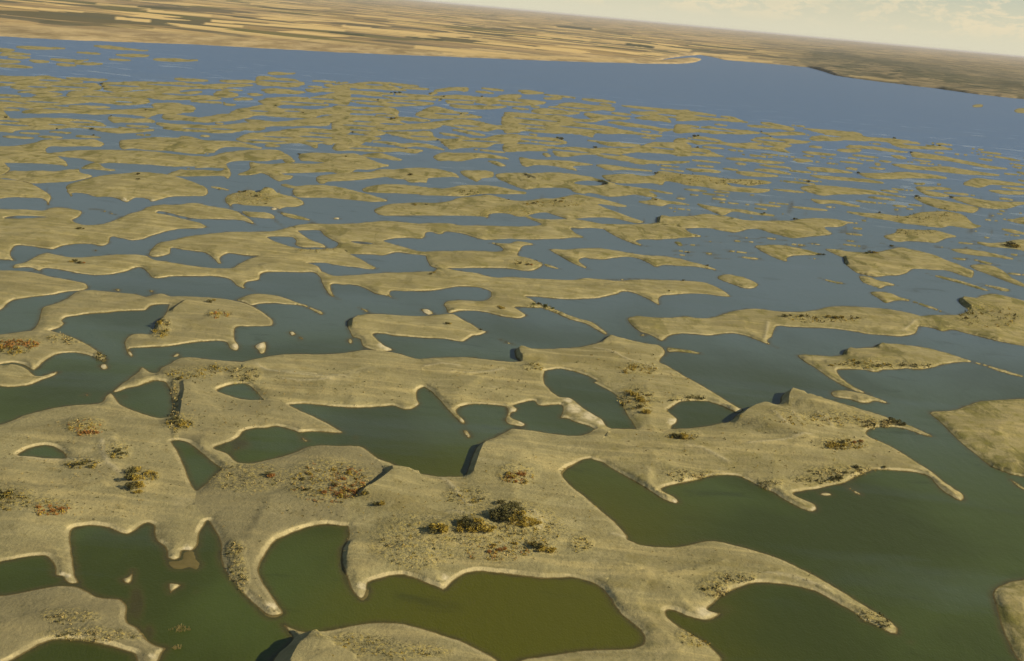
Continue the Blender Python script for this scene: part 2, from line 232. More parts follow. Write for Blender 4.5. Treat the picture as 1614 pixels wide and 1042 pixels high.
# ------------------------------------------------------------------ outlines of the islands (photo pixels, projected to the water level)
DATA = '''A|sand_dune|dune|large buff dune filling the left edge, with a small dark pond cut into it|the large pond-holed dune at the left edge|-60.1,675.1 0,668.8 37.5,654.6 82.6,643.1 120.1,638 150.2,636 160.2,633 166.5,623 175.2,619.5 180.2,623.8 190.2,636.3 207.8,645.1 230.3,653.1 250.3,658.1 262.8,657.6 ~ 251.6,672.6 ~ 271.6,696.4 280.3,710.1 287.9,725.2 296.6,747.7 304.1,765.2 309.6,772.7 ~ 306.6,797.7 ~ 327.4,821.5 320.4,832.8 315.4,839.6 313.4,857.1 304.1,868.4 287.9,869.1 285.4,878.4 272.8,883.4 261.6,878.4 261.6,869.6 257.8,862.1 245.3,852.1 241.5,839.6 241.5,829.6 232.8,825.1 222.8,829.6 215.3,835.8 200.2,842.6 185.2,839.1 170.2,832.8 150.2,829.6 130.2,830.1 115.1,834.6 112.1,844.6 113.9,864.6 117.6,889.6 120.1,907.2 125.2,918.4 110.1,920.9 101.4,915.9 97.6,909.2 86.4,907.2 85.1,894.6 80.1,885.9 71.3,877.6 62.6,876.9 37.5,879.6 10,884.6 -40,892.1 -60.1,857.1
H:A|||||30,717.6 41.3,710.1 55.1,705.1 72.6,702.6 85.1,705.6 96.4,712.6 103.1,721.4 87.6,722.2 70.1,721.4 50.1,718.9
B|sand_dune|dune|hook-shaped dune with a dark bushy ridge between two small triangular ponds|the hook-shaped dune between the triangular ponds|271.6,696.4 ~ 251.6,672.6 ~ 262.8,657.6 269.1,650.1 270.3,632.5 266.6,617.5 260.3,603.8 252.8,601.5 242.8,600.7 232.8,604 217.8,609 200.2,612.7 190.2,617.2 176.7,618.5 182.7,611.5 192.7,604 207.8,592.7 217.8,585.2 221.5,578.9 227.8,580.2 237.8,586.5 246.6,587.2 252.8,580.2 265.3,573.9 280.3,565.2 292.9,562.7 312.9,563.9 317.5,564.7 347.5,567.7 367.6,569.4 381.3,570.2 ~ 378.1,585.2 ~ 382.6,604.7 367.6,606.5 355.1,609.7 342.5,616 357.6,621.5 377.6,627.8 395.1,629.8 413.1,629.8 ~ 457.7,638.3 475.2,647.6 495.2,656.3 517.8,667.6 535.3,677.6 542.3,682.1 525.3,683.1 505.2,681.4 485.2,681.4 472.7,682.6 460.2,678.8 450.2,675.6 435.2,672.6 420.1,675.1 402.6,675.6 386.3,679.6 377.6,688.9 367.6,695.1 352.6,700.1 338,706.4 347.5,710.1 360.1,715.1 367.6,722.7 376.3,728.9 ~ 347.3,738.4 337.9,732.7 322.9,720.1 310.4,710.1 295.4,698.9 280.3,694.6
C|sand_dune|dune|grey-olive dune with a rust-coloured brush patch and one long leg ending white|the grey-olive dune with the rust brush|597.9,723.2 ~ 607.9,747.7 ~ 587.8,765.2 ~ 565.3,781.5 ~ 549,805.3 ~ 546.8,830.3 535.3,829.6 520.3,827.6 505.2,828.3 485.2,832.1 470.2,837.6 452.7,844.6 435.2,853.3 423.9,867.1 415.1,882.1 410.1,892.1 410.1,904.7 417.6,919.7 427.6,934.7 437.7,949.7 447.2,966 440.2,970.2 427.6,972.2 417.6,968.5 405.1,958.5 387.6,942.2 372.6,924.7 357.6,907.2 350,892.1 346.3,874.6 347.5,862.1 343.8,848.3 336.3,835.8 327.4,821.5 ~ 306.6,797.7 ~ 309.6,772.7 322.9,762.7 335.4,750.2 347.3,738.4 ~ 376.3,728.9 395.1,729.4 417.6,725.2 440.2,720.1 460.2,713.9 472.7,708.9 485.2,703.9 505.2,701.4 530.3,702.6 555.3,702.1 570.3,703.9 582.8,711.4
D|sand_dune|dune|broad central dune carrying the tall shrub-covered knoll and its scattered bushes|the broad central dune|935.9,676.3 ~ 964.2,675.1 ~ 942.9,700.1 ~ 930.4,723.4 920.4,725.2 907.9,731.4 892.8,740.2 886.6,747.7 890.3,755.2 902.9,767.7 920.4,780.2 937.9,795.2 955.4,810.3 970.4,822.8 980.4,834 990.5,846.6 990.1,849.6 1002.6,855.8 ~ 948.8,929.7 932.9,919.7 917.9,914.7 900.3,911.4 877.8,912.2 857.8,912.9 832.8,910.2 807.7,907.2 782.7,904.2 760.2,902.1 740.1,903.4 727.6,908.4 715.1,917.2 705.1,927.2 697.6,930.9 687.6,925.9 670.1,919.7 652.5,912.2 635,908.4 625,908.4 635.4,907.2 620.4,907.7 602.9,912.2 585.3,917.2 580.3,920.9 579.8,932.2 575.3,942.2 567.8,944.2 557.8,937.2 552.8,929.7 547.8,917.2 540.3,897.1 536.5,882.1 537.8,867.1 544,854.6 549,842.1 546.8,830.3 ~ 549,805.3 ~ 565.3,781.5 ~ 587.8,765.2 ~ 607.9,747.7 ~ 597.9,723.2 615.4,728.9 632.9,737.7 655.4,745.2 680.5,749.4 695.5,750.9 715.1,750.7 732.6,748.7 737.6,736.4 742.7,721.4 748.9,707.6 756.4,700.1 765.2,694.6 782.7,687.6 795.2,681.4 805.2,675.6 820.2,676.3 837.8,678.1 857.8,681.4 880.3,684.6 900.3,686.4 915.4,685.6 925.4,682.6
E|sand_dune|dune|smooth lens-shaped dune striped with pale wind lines, above the big green pool|the wind-striped lens dune|382.6,604.7 ~ 378.1,585.2 ~ 381.3,570.2 392.6,567.7 410.1,563.9 435.2,559.7 465.2,557.7 495.2,558.4 525.3,557.7 547.8,555.2 575.3,551.4 600.4,552.7 625.4,556.4 642.9,561.4 655.4,564.7 661.2,565.7 ~ 664.9,587.7 ~ 667.9,610.7 661.3,614 657.5,620.2 658.8,630.3 662.6,635.8 655,642.8 640,646.5 627.5,642.8 620.4,640.3 597.9,641.8 560.3,643.3 530.3,641.8 500.2,638.8 480.2,637 457.7,638.3 ~ 413.1,629.8 402.6,617.7 390.1,607.2
F|sand_dune|dune|low smooth dune with three short curled fingers reaching down into green water|the dune with three curled fingers|667.9,610.7 ~ 664.9,587.7 ~ 661.2,565.7 682.6,563.9 707.6,563.2 732.6,562.7 757.7,565.2 782.7,568.2 805.2,570.2 819,569.4 ~ 840.3,575.7 ~ 859.8,585.2 857.8,595.2 860.3,605.2 870.3,616.5 882.8,625.3 897.8,626.5 907.9,632.8 920.4,642.8 937.9,654 950.4,661.5 954.7,667.8 956.7,671.3 964.2,675.1 ~ 935.9,676.3 925.4,671.3 907.9,666.3 892.8,660.1 881.6,658.8 885.3,650.1 885.3,640 870.3,638.8 852.8,640 845.3,637.5 841.5,632.5 830.3,633.8 815.2,637.5 810.2,640 816.5,643.8 815.2,648.8 807.7,651.3 805.2,656.3 810.2,660.1 820.2,663.8 829,668.8 825.3,672.1 812.7,671.3 797.7,667.1 795.2,660.1 799,651.3 797.7,643.8 792.7,640.6 775.2,638.8 755.2,637.5 737.6,638.8 725.1,642.6 720.1,647.6 725.1,655.1 733.9,665.1 731.4,669.6 725.1,666.3 715.1,656.3 705.1,646.3 695.1,635 685.1,623.8 675.1,615
G|sand_dune|dune|triangular dune pointing right, with golden shrubs beside an oval green lake|the triangular dune beside the oval lake|859.8,585.2 ~ 840.3,575.7 ~ 819,569.4 812.7,563.2 810.7,552.7 816.5,548.9 835.3,548.9 860.3,549.7 885.3,548.9 910.4,547.2 932.9,542.7 947.9,537.6 956.7,530.1 964.2,528.9 980.4,532.6 1000.5,537.6 1020.5,541.4 1037.6,543.9 1047.6,550.2 1048.9,557.7 1042.6,565.2 1040.1,570.2 1055.2,577.7 1080.2,592.7 1105.2,606.5 1130.2,621.5 1150.3,634 1167.8,644 1174.1,646.5 1170.3,649.8 1162.8,651.5 1150.3,646.5 1130.2,637.8 1110.2,632.8 1090.2,632.3 1072.7,634 1062.7,640.3 1055.2,645.3 1052.7,646.3 1060.2,653.8 1068.9,661.3 1066.4,667.6 1060.2,671.3 1058.9,675.6 ~ 1001.3,675.8 996.3,667.6 987.6,655.1 981.3,642.6 977.6,631.3 967.5,621.3 950,611.3 932.5,601.3 940.4,601.5 927.9,594 910.4,587.7 890.3,582.7 875.3,582.2
I|sand_dune|dune|wide right-hand dune with two dark steep notches and three long tapering fingers|the wide right-hand dune with dark notches|1001.3,675.8 ~ 1058.9,675.6 1080.2,675.1 1100.2,673.3 1120.2,670.1 1140.3,666.1 1152.8,663.1 1156.5,658.8 1162.8,653.1 1176.6,645.6 1192.8,640.6 1212.9,637.5 1229.1,635.5 1229.6,628.8 1234.1,621.3 1242.4,618.3 1262.9,621.3 1287.9,625 1313,631.3 1334,637.5 1360.2,645.6 1380.2,651.8 1396.5,656.8 1405.2,661.8 1417.8,665.6 1435.3,671.3 1452.8,678.8 1472.8,689.6 1455.3,686.4 1435.3,679.6 1417.8,674.6 1397.7,673.8 1380.2,674.3 1370.2,677.6 1366.4,682.6 1370.2,688.1 1390.2,696.4 1412.8,707.6 1432.8,720.1 1450.3,731.4 1470.3,743.9 1490.3,760.2 1505.4,770.2 1517.9,779 1520.4,785.2 1514.1,790.7 1502.9,785.2 1487.8,776.5 1475.3,765.2 1465.3,752.7 1452.8,747.7 1435.3,744.4 1410.2,742.7 1390.2,741.4 1372.7,742.7 1360.2,747.7 1345.2,755.2 1330.1,762.2 1310.1,766.5 1287.6,771.5 1267.6,774.5 1251.3,778.2 1260.1,784 1275.1,790.2 1287.6,797.7 1287.6,804 1280.1,807.3 1267.6,804 1250,796.5 1232.5,786.5 1215,775.2 1207.8,772.7 1187.8,762.7 1167.8,752.7 1150.3,749.7 1137.8,749.7 1120.2,751.4 1100.2,756.4 1080.2,761.4 1060.2,765.2 1043.9,771.5 1050.1,776.5 1062.7,782.7 1070.2,789 1068.9,794 1060.2,793.2 1042.6,786.5 1025.1,775.2 1005.1,762.7 985.1,751.4 967.5,741.4 957.5,735.2 947.5,728.9 935,725.2 930.4,723.4 ~ 942.9,700.1 ~ 964.2,675.1 982.9,675.6
Q|sand_dune|dune|smooth dune sweeping right into one long curved tusk over dark green water|the dune with the long curved tusk|948.8,929.7 ~ 1002.6,855.8 1015.1,859.1 1037.6,861.3 1062.7,861.6 1082.7,859.1 1100.2,854.6 1115.2,852.1 1132.8,852.8 1155.3,858.3 1180.3,864.6 1205.3,872.1 1230.4,880.9 1255.4,892.1 1280.4,904.7 1305.5,918.4 1330.5,933.4 1350.2,946 1372.7,959.7 1392.7,972.2 1407.7,982.2 1416.5,992.3 1414.8,999.8 1405.2,999.3 1390.2,992.3 1372.7,983.5 1357.7,977.2 1352.7,971 1337.7,962.2 1320.1,952.2 1302.6,942.2 1285.1,933.4 1267.6,928.4 1247.5,923.4 1225,920.9 1205,919.7 1195.3,919.7 1180.3,922.2 1165.3,927.2 1152.8,932.2 1140.3,938.4 1132.8,944.7 1124,953.5 1116.5,959.7 1127.7,964.7 1137.8,966 1127.7,974.7 1115.2,978.5 1100.2,976.7 1082.7,972.2 1067.7,966 1055.2,962.7 1050.1,964.7 1055.2,974.7 1075.2,989.8 1097.7,1003.5 1117.7,1016 1130.2,1028.6 1137.8,1036.1 1137.8,1047.3 1120.2,1077.4 1005.1,1107.4 804.8,1107.4 770.2,1069.9 820.2,1039.8 845.3,1035.3 875.3,1031.1 907.9,1026.1 940.4,1023.5 970.4,1022.8 995.5,1021 1010.5,1016 1014.2,1008.5 1010.5,997.3 995.5,983.5 977.9,968.5 965.4,952.2 955.4,937.2
R|sand_dune|dune|rounded dune cut by the bottom edge with a dark steep crescent slope on its left|the rounded bottom dune|445.2,983.5 465.2,991 482.7,995.5 505.2,994.8 530.3,990.3 555.3,985.3 580.3,981.5 605.4,980.5 632.9,982.2 660.4,988.5 685.5,996 710.5,1004.8 725.1,1008.5 750.2,1021 775.2,1033.6 790.2,1044.8 810.2,1067.4 695.1,1107.4 535.3,1107.4 415.1,1107.4 417.6,1062.3 430.1,1039.8 437.7,1029.8 450.2,1019.8 460.2,1008.5 457.7,1002.3 450.2,992.3
T|sand_dune|dune|dull grey dune at the bottom left with pale eroded rim over a dark pond|the dull grey bottom-left dune|-60.1,947.2 13.8,937.2 45.1,930.9 70.1,925.9 87.6,923.2 107.6,922.7 125.2,925.2 140.2,932.7 155.2,940.2 175.2,942.7 187.7,943.4 195.2,947.7 201.5,957.7 200.2,972.2 202.8,981 215.3,987.8 225.3,997.8 232.8,1007.8 247.8,1017.3 262.8,1021.8 257.8,1028.6 250.3,1044.8 242.8,1069.9 220.3,1069.9 214,1044.8 210.3,1032.3 195.2,1026.8 175.2,1021 150.2,1014.8 125.2,1010.3 100.1,1009.3 82.6,1010.3 65.1,1016 45.1,1027.3 25,1038.6 -25,1059.8 -75.1,1059.8
U|sand_island|island|hooked sand island like a bent boot, alone in the blue-green channel|the boot-shaped island|546.5,512.6 547.8,506.4 557.8,500.1 575.3,495.1 592.9,494.6 622.9,496.3 655.4,498.1 672.9,497.6 690.1,495.8 705.1,494.6 717.6,495.8 730.1,503.9 745.2,511.4 756.4,518.9 767.7,523.1 757.7,528.1 745.2,530.1 730.1,538.9 717.6,537.6 700.1,534.6 670.1,533.1 645,531.4 620,529.4 605.4,526.4 589.1,527.1 595.4,535.1 607.9,545.2 620.4,551.4 610.4,553.9 595.4,553.9 580.3,549.7 570.3,545.2 566.6,535.1 555.3,531.4 551.5,525.1
N|sand_dune|dune|narrow dune with a long thin curved tail reaching to the triangular dune|the narrow dune with a thin curved tail|773.2,467.6 ~ 829,467.6 837.8,471.3 847.8,478.8 860.3,481.3 877.8,488.8 895.3,496.3 915.4,502.6 932.9,507.6 947.9,517.6 957.9,526.4 954.2,527.6 937.9,518.9 922.9,510.6 900.3,504.4 882.8,497.1 865.3,489.6 850.3,485.6 832.8,485.1 812.7,484.6 820.2,490.1 830.3,497.6 822.8,501.4 800.2,500.6 780.2,496.3 765.2,492.6 745.2,490.1 725.1,490.6 706.4,493.8 702.6,486.3 698.8,480.1 702.6,475.6 720.1,473.1 740.1,473.8 757.7,474.3 767.7,472.1
L28|sand_dune|dune|very long low dune stretching across mid-picture to a pointed right end|the very long mid-picture dune|504,438 ~ 507.7,427.7 525.3,434 560.3,433.3 597.9,430.2 635.4,429 672.9,427.7 688,426 687.5,423.2 ~ 706.2,423.2 725.1,427 750.2,430.2 770.2,435.3 782.7,437.3 805.2,436.5 832.8,438.3 870.3,440.3 907.9,440.8 920.4,438.3 945.4,439.8 970.4,442.3 995.5,440.8 1024,439.8 955,440 980.1,442 1000.1,440.5 1020.1,440.5 1045.1,441.3 1070.2,442 1090.2,443 1110.2,445 1127.7,451.3 1145.3,461.3 1151.5,467.6 1130.2,466.3 1110.2,463.8 1085.2,463.1 1060.2,465.1 1042.6,467.1 1038.9,472.6 1039.6,481.3 1027.6,475.1 1012.6,467.6 995.1,461.3 980.1,460 975.4,462.6 960.4,466.3 942.9,470.1 920.4,471.3 895.3,472.1 870.3,470.6 845.3,468.3 829,467.6 ~ 773.2,467.6 772.7,460 765.2,456.3 750.2,453 730.1,451.8 710.1,453.8 690.1,457.5 672.9,458.8 640.4,459.5 616.6,459.5 615.4,465.1 626.6,472.6 607.9,466.3 592.9,463.8 575.3,455 560.3,450 540.3,448.8 522.8,448.8 524,460 530.3,468.8 538.3,473.1 520.3,466.3 512.8,457.5 507.7,447.5
K12|sand_island|island|plain green-gold island entering from the right edge with a pointed left tip|the green-gold island at the right edge|1464.1,650.1 1482.8,648.1 1502.9,646.3 1520.4,640 1542.9,633 1567.9,630.5 1590.5,629.3 1614,628 1660.6,627.5 1660.6,770.2 1633,760.2 1614,752.7 1595.5,748.9 1578,742.7 1560.4,735.2 1542.9,721.4 1525.4,707.6 1507.9,692.6 1492.9,677.6 1477.8,662.6
K12s|sandbar|sandbar|thin yellow sandbar just below the green-gold island at the right edge|the thin right-edge bar|1590.5,753.9 1605.5,762.7 1620.5,772.7 1630.5,780.2 1610.5,771.5 1595.5,761.4
K11|sand_island|island|blunt rounded island at the bottom right corner in green water|the bottom right island|1563.4,934.7 1570.4,925.9 1585.5,918.4 1603,914.7 1635.5,912.2 1660.6,932.2 1660.6,1032.3 1610.5,1044.8 1585.5,1007.3 1575.5,982.2 1570.4,959.7 1565.4,944.7
K13|sandbar|sandbar|ragged pale-edged sandbar floating just above the notched right-hand dune|the ragged sandbar|1308.9,619 1320.1,615.2 1340.2,616.5 1360.2,620.2 1380.2,626.5 1401.5,635.8 1390.2,635.3 1377.7,632.8 1370.2,635.8 1355.2,634.8 1340.2,630.3 1325.1,627.8 1312.6,625.3
K14|sand_island|island|arrow-shaped island pointing left with a thin tail running to the right edge|the arrow-shaped island|1256.3,560.2 1275.1,558.9 1297.6,560.7 1317.6,561.4 1327.6,558.4 1330.1,552.7 1340.2,550.2 1360.2,548.2 1377.7,546.4 1385.2,541.9 1407.7,541.4 1430.3,543.9 1455.3,547.2 1480.3,552.7 1505.4,560.2 1527.9,567.7 1555.4,575.2 1585.5,584 1614,592.7 1635.5,599 1620.5,596.5 1600.5,592.7 1572.9,585.2 1547.9,576.4 1527.9,571.4 1505.4,572.2 1485.3,575.2 1467.8,580.2 1447.8,582.7 1430.3,581.4 1410.2,582.7 1390.2,584 1382.7,587.2 1362.7,584 1345.2,582.7 1325.1,582.7 1320.1,584 1322.6,590.2 1332.7,600.2 1345.2,609 1360.2,616.5 1372.7,621.5 1355.2,619 1337.7,612.7 1320.1,604 1300.1,591.5 1282.6,578.9 1267.6,570.2
K15|sand_dune|dune|long wavy dune with a line of dark bushes, right of centre|the long wavy dune right of centre|988.8,502.6 1002.6,498.3 1030.1,500.1 1055.2,500.6 1080.2,498.8 1105.2,501.4 1122.7,500.1 1142.8,493.8 1162.8,488.8 1190.3,486.3 1212.9,488.8 1235,491.3 1260.1,491.3 1285.1,488.8 1305.1,483.8 1327.6,482.6 1355.2,483.8 1385.2,485.6 1410.2,488.8 1435.3,493.8 1451.5,498.1 ~ 1449,514.6 1444,525.1 1432.8,528.9 1417.8,530.6 1395.2,528.9 1370.2,527.1 1345.2,522.6 1317.6,518.9 1290.1,517.1 1267.6,516.4 1245,515.6 1225,514.6 1221.3,520.1 1217.5,530.1 1210.3,537.6 1227.9,549.4 1215.4,545.2 1192.8,536.4 1172.8,528.9 1152.8,525.6 1135.3,527.1 1115.2,529.4 1092.7,527.1 1070.2,526.4 1055.2,530.1 1042.6,538.1 1035.1,533.9 1022.6,527.6 1007.6,522.6 995.1,512.6
K16|sand_dune|dune|olive dune at the right edge with a dark steep step on its upper left|the olive stepped dune at the right edge|1449,514.6 ~ 1451.5,498.1 1472.8,496.3 1497.9,496.3 1512.9,495.1 1525.4,488.8 1514.1,480.1 1510.4,473.8 1514.1,469.6 1527.9,468.1 1540.4,468.8 1545.4,465.8 1565.4,463.1 1585.5,466.3 1614,473.8 1648,482.6 1648,550.2 1610.5,545.2 1595.5,542.7 1570.4,537.6 1545.4,531.4 1520.4,525.1 1500.4,520.1 1485.3,522.6 1470.3,517.6
K17|sandbar|sandbar|small wedge island drawn out into a thin green spit above the wavy dune|the wedge with a green spit|1371.4,461.3 1385.2,459.5 1405.2,462.6 1420.3,468.8 1430.3,471.3 1450.3,477.6 1470.3,483.8 1490.3,492.6 1500.4,495.8 1485.3,492.6 1460.3,484.6 1435.3,475.6 1415.3,473.8 1395.2,477.6 1385.2,471.3
K18|sand_island|island|small olive island tucked under the broad dune with the yellow shrub|the small olive island|1353.9,435 1370.2,436.3 1385.2,442 1402.7,445.8 1415.3,451.3 1397.7,450.5 1387.7,455 1380.2,452.5 1365.2,447.5 1356.4,442.5
K19|sandbar|sandbar|lone sliver of grass far from any shore in the right-hand channel|the lone sliver|1290.1,438 1310.1,442 1332.7,447 1322.6,447.5 1302.6,443
K20|sandbar|sandbar|long straight green sliver slanting down toward the olive stepped dune|the slanting green sliver|1460.3,431.3 1480.3,434.5 1505.4,440 1530.4,447.5 1555.4,456.3 1560.4,459.5 1540.4,455 1515.4,447.5 1485.3,439.5
K21|sandbar|sandbar|bright pale narrow bar above the olive stepped dune|the bright pale bar|1542.9,447 1565.4,450.5 1593,457.5 1588,460 1565.4,454.5
K22|sand_dune|dune|wedge-shaped dune jutting in from the left edge above a dark lake|the left wedge dune|-50.1,425 0,426 30,426.5 62.6,431.3 82.6,436.5 100.1,439.5 125.2,444.3 136.4,447.5 139.7,453.8 132.7,457.5 107.6,460 82.6,465.1 55.1,468.1 32.5,471.3 20,473.8 10,481.3 5,487.1 -25,492.6 -50.1,470.1
K23|sand_dune|dune|long thin dune curving down the left side round a dark oval lake|the long thin dune by the oval lake|47.6,521.4 53.8,516.4 60.1,506.4 62.6,495.1 66.3,485.1 85.1,478.8 105.1,470.1 120.1,460 140.2,457 162.7,458.8 190.2,461.3 215.3,463.8 230.3,467.6 240.3,464.6 255.3,462.6 269.1,467.1 ~ 265.3,480.1 250.3,480.1 237.8,482.6 230.3,488.8 210.3,490.1 187.7,491.3 162.7,493.8 140.2,495.1 120.1,498.1 105.1,500.6 98.9,506.4 102.6,508.9 97.6,515.1 81.4,521.4 ~
K24|sand_dune|dune|left-edge dune with a red brush patch and a claw curving right|the dune with red brush and a claw|47.6,521.4 ~ 81.4,521.4 100.1,526.4 120.1,533.9 140.2,543.9 157.7,555.2 167.2,563.9 166.5,570.2 160.2,570.2 145.2,562.7 127.7,557.7 107.6,556.4 90.1,558.9 77.6,565.2 67.6,572.7 60.1,580.2 52.6,584 35,575.7 20,572.2 7.5,573.7 -25,575.7 -37.5,527.6 0,527.1 20,524.6 32.5,522.6
K24b|sand_island|island|oval island with a bright pointed beak at the left edge|the oval beaked island|-25,578.2 7.5,575.2 20,573.7 35,577.2 47.6,584 56.3,592.2 67.6,592.2 80.1,587.7 93.9,585.2 85.1,592.7 67.6,599 50.1,606.5 25,610.2 5,610.2 -25,602.7
K25|sand_dune|dune|hump-backed island with a crooked bushy left arm and white-tipped feet|the hump-backed island|265.3,480.1 ~ 269.1,467.1 287.9,466.8 307.9,467.6 330.4,468.8 355.4,471.3 375.5,475.1 392.6,480.1 407.6,487.6 422.6,497.6 431.4,506.4 430.1,512.6 417.6,514.6 395.1,515.1 372.6,516.4 370.1,525.1 371.3,535.1 377.6,545.2 376.3,551.4 368.8,552.7 361.3,548.9 356.3,540.1 342.5,537.6 322.5,538.9 307.9,540.1 287.9,542.7 265.3,546.4 240.3,547.7 217.8,548.9 205.3,550.2 209,556.4 211.5,561.4 206.5,563.2 200.2,557.7 196.5,547.7 195.2,540.1 200.2,531.4 210.3,526.4 225.3,525.6 237.8,526.4 242.8,517.6 245.3,507.6 255.3,500.1 261.6,491.3
K26|sandbar|sandbar|low arched bar ending in a thin pale whip, right of the hump-backed island|the arched bar|372.6,473.1 385.1,467.1 400.1,463.1 417.6,463.3 437.7,466.3 455.2,471.3 467.7,476.3 480.2,480.1 495.2,486.3 510.2,493.3 507.7,496.3 495.2,491.3 480.2,483.8 467.7,481.3 450.2,480.1 430.1,478.1 410.1,479.3 395.1,481.8 385.1,477.6
K29|sand_island|island|small egg-shaped island off the pointed end of the very long dune|the egg-shaped island|1130.2,437.5 1142.8,432.5 1162.8,435 1180.3,440 1195.3,448.8 1190.3,453.8 1175.3,455 1155.3,448.8
G2|sandbar|sandbar|thin green grassy spit poking from the triangular dune's right shoulder|the green grassy spit|1050.6,548.2 1070.2,549.7 1090.2,552.7 1107.7,557.9 1092.7,557.4 1070.2,554.7 1050.6,553.9
S1|islet|islet|squarish white islet of bare sand right of the hump-backed island|the white islet|399.6,546.4 410.1,540.1 419.4,538.9 418.1,556.4 410.1,558.2 405.1,551.4
S2|islet|islet|white lump of sand below the tip of the claw|the white lump|155.7,577.2 162.7,573.4 169,574.7 170.7,580.2 162.7,583.2
S3|islet|islet|pale islet with a broken hollow above the boot-shaped island|the pale broken islet|663.4,488.1 672.9,487.1 684.7,493.8 675.5,496.8 667.9,493.1
S4|islet|islet|thin white sandbar just left of the pale broken islet|the thin white bar|565.8,485.1 582.1,490.1 577.8,492.3
S5|islet|islet|small white islet in the open channel, the larger of two beside each other|the small white channel islet|454.7,523.9 461.4,522.1 467.2,527.6 460.2,529.4
S6|islet|islet|faint sandy speck right below the small white channel islet|the faint speck|470.2,531.4 475.2,530.1 478.2,535.1 472.7,536.6
S7|islet|islet|round white dot of sand beside the heel of the boot-shaped island|the white dot|547.8,535.6 553.3,533.1 556.6,538.9 552.3,542.7 548.3,540.1
S8|islet|islet|flat tan islet in the dark channel above the hook-shaped dune|the flat tan islet|271.6,562.7 279.1,556.4 284.6,559.7 275.3,563.4
S9|islet|islet|pale pebble-like islet left of two below the long mid-left dune|the left pebble islet|180.7,456.3 186.5,454.5 190.7,458 184.7,459.5
S10|islet|islet|faint tan islet right of two below the long mid-left dune|the right pebble islet|234,458 239,457 242.8,459.5 237.8,461.3
S11|islet|islet|tiny brown islet alone in the dark water above the large left dune|the tiny brown islet|131.4,623.3 137.2,620.2 140.7,622.8 135.2,624.8
S12|sandbar|sandbar|curled pale sandbar inside the triangular pond's left corner|the curled pale bar|361.3,710.6 372.6,709.6 380.8,704.6 379.6,702.1 370.1,707.6
S13|sandbar|sandbar|short pale spit hanging into the pond below the hook-shaped dune|the short pale spit|471.4,684.6 482.7,692.6 487,695.6 480.2,696.6 474,689.6
S14|islet|islet|pale splash of sand below the dune finger in the big green pool|the pale splash|728.9,678.8 735.1,677.6 742.7,688.9 737.6,691.1
S15|islet|islet|thin yellow bar alone in the channel left of the triangular dune|the thin yellow bar|786,533.9 795.2,537.1 810.2,543.2 799,541.7
S16|islet|islet|small pale islet hugging the left tip of the long wavy dune|the small pale islet|1008.1,528.1 1013.9,526.4 1018.1,528.9 1012.6,530.6
S17|islet|islet|brown flat islet below the fingers of the notched right-hand dune|the brown flat islet|1290.1,778.2 1300.1,775.7 1313.1,779.7 1302.6,782.7
S18|sandbar|sandbar|crooked brown spit trailing below the shore of the notched right-hand dune|the crooked brown spit|1327.6,764 1335.2,766.5 1347.7,772.7 1358.9,780.2 1352.7,780.7 1340.2,772.7
S19|islet|islet|kite-shaped sandy islet in the dark pool at lower left|the kite-shaped islet|209.8,897.1 210.8,907.2 206.5,919.7 197.7,920.2 191.5,913.4 201.5,908.4
S20|islet|islet|flat tan islet like a broken tile below the mud shoal|the broken-tile islet|264.8,919.7 286.6,922.2 274.1,931.7 268.3,935.2 264.1,927.2
S21|mud_shoal|shoal|brown lobed mud shoal below the spit of the large left dune|the brown mud shoal|264.1,885.1 272.8,884.1 286.6,880.9 289.1,870.9 305.4,869.1 310.4,882.1 315.9,889.6 310.9,898.4 297.9,894.6 287.9,897.6 272.8,896.4
S23|mud_shoal|shoal|small brown shoal round the white tip of the broad central dune's finger|the brown tip shoal|554.1,929.7 560.3,939.7 569.1,947.2 579.1,943.4 582.3,928.4 572.8,929.7 565.3,932.2
S24|mud_shoal|shoal|small brown shoal round the white foot of the grey-olive dune's leg|the brown foot shoal|403.9,956 415.1,968.5 427.6,974.7 447.2,967.7 438.9,954.7 430.1,952.2 420.1,954.7
m1|sand_island|island|flat two-pronged island at the left edge just above a blue slot|the two-pronged island|-25,235.8 25,230 55,225 66.7,220.8 100,220 133.3,220 153.3,220.8 164.2,227.5 160,230.5 133.3,230.3 100,230.8 78.3,230.8 73.3,235 74.2,240.8 82.6,242.5 95.1,248.8 103.9,255 107.1,260 103.9,265 99.6,261.3 82.6,258.8 50.1,257 10,256.3 -25,255
m2|sand_island|island|stubby left-edge island end touching the long low dune beside it|the stubby left-edge island|-25,257 6.3,256.3 11.3,261.3 17,266.8 13.8,270.6 5,274.6 -25,278.8
m3|sand_island|island|low dune with a forked tail at left, above the blunt left-edge dune|the forked low dune|15,270 37.5,270 65.1,269.3 87.6,270.3 105.1,267.8 122.7,266.3 140.2,258.8 150.2,256.3 160.2,260 165.2,265 185.2,268 175.2,269.5 160.2,268 140.2,266.3 125.2,267.5 127.7,272.6 140.2,275.1 146.4,277.6 135.2,281.3 110.1,285.6 80.1,287.6 50.1,288.8 32.5,285.1 10,280.8 -15,280.1 -15,276.3 5,275.6
m4|sand_island|island|blunt left-edge dune with a dark hooked nose hanging down|the blunt hooked left dune|-25,282.6 10,283.1 35,286.1 55.1,292.6 70.1,301.3 80.6,308.8 80.1,316.4 75.1,325.1 72.6,317.6 65.1,312.6 45.1,311.4 20,310.6 -25,311.4
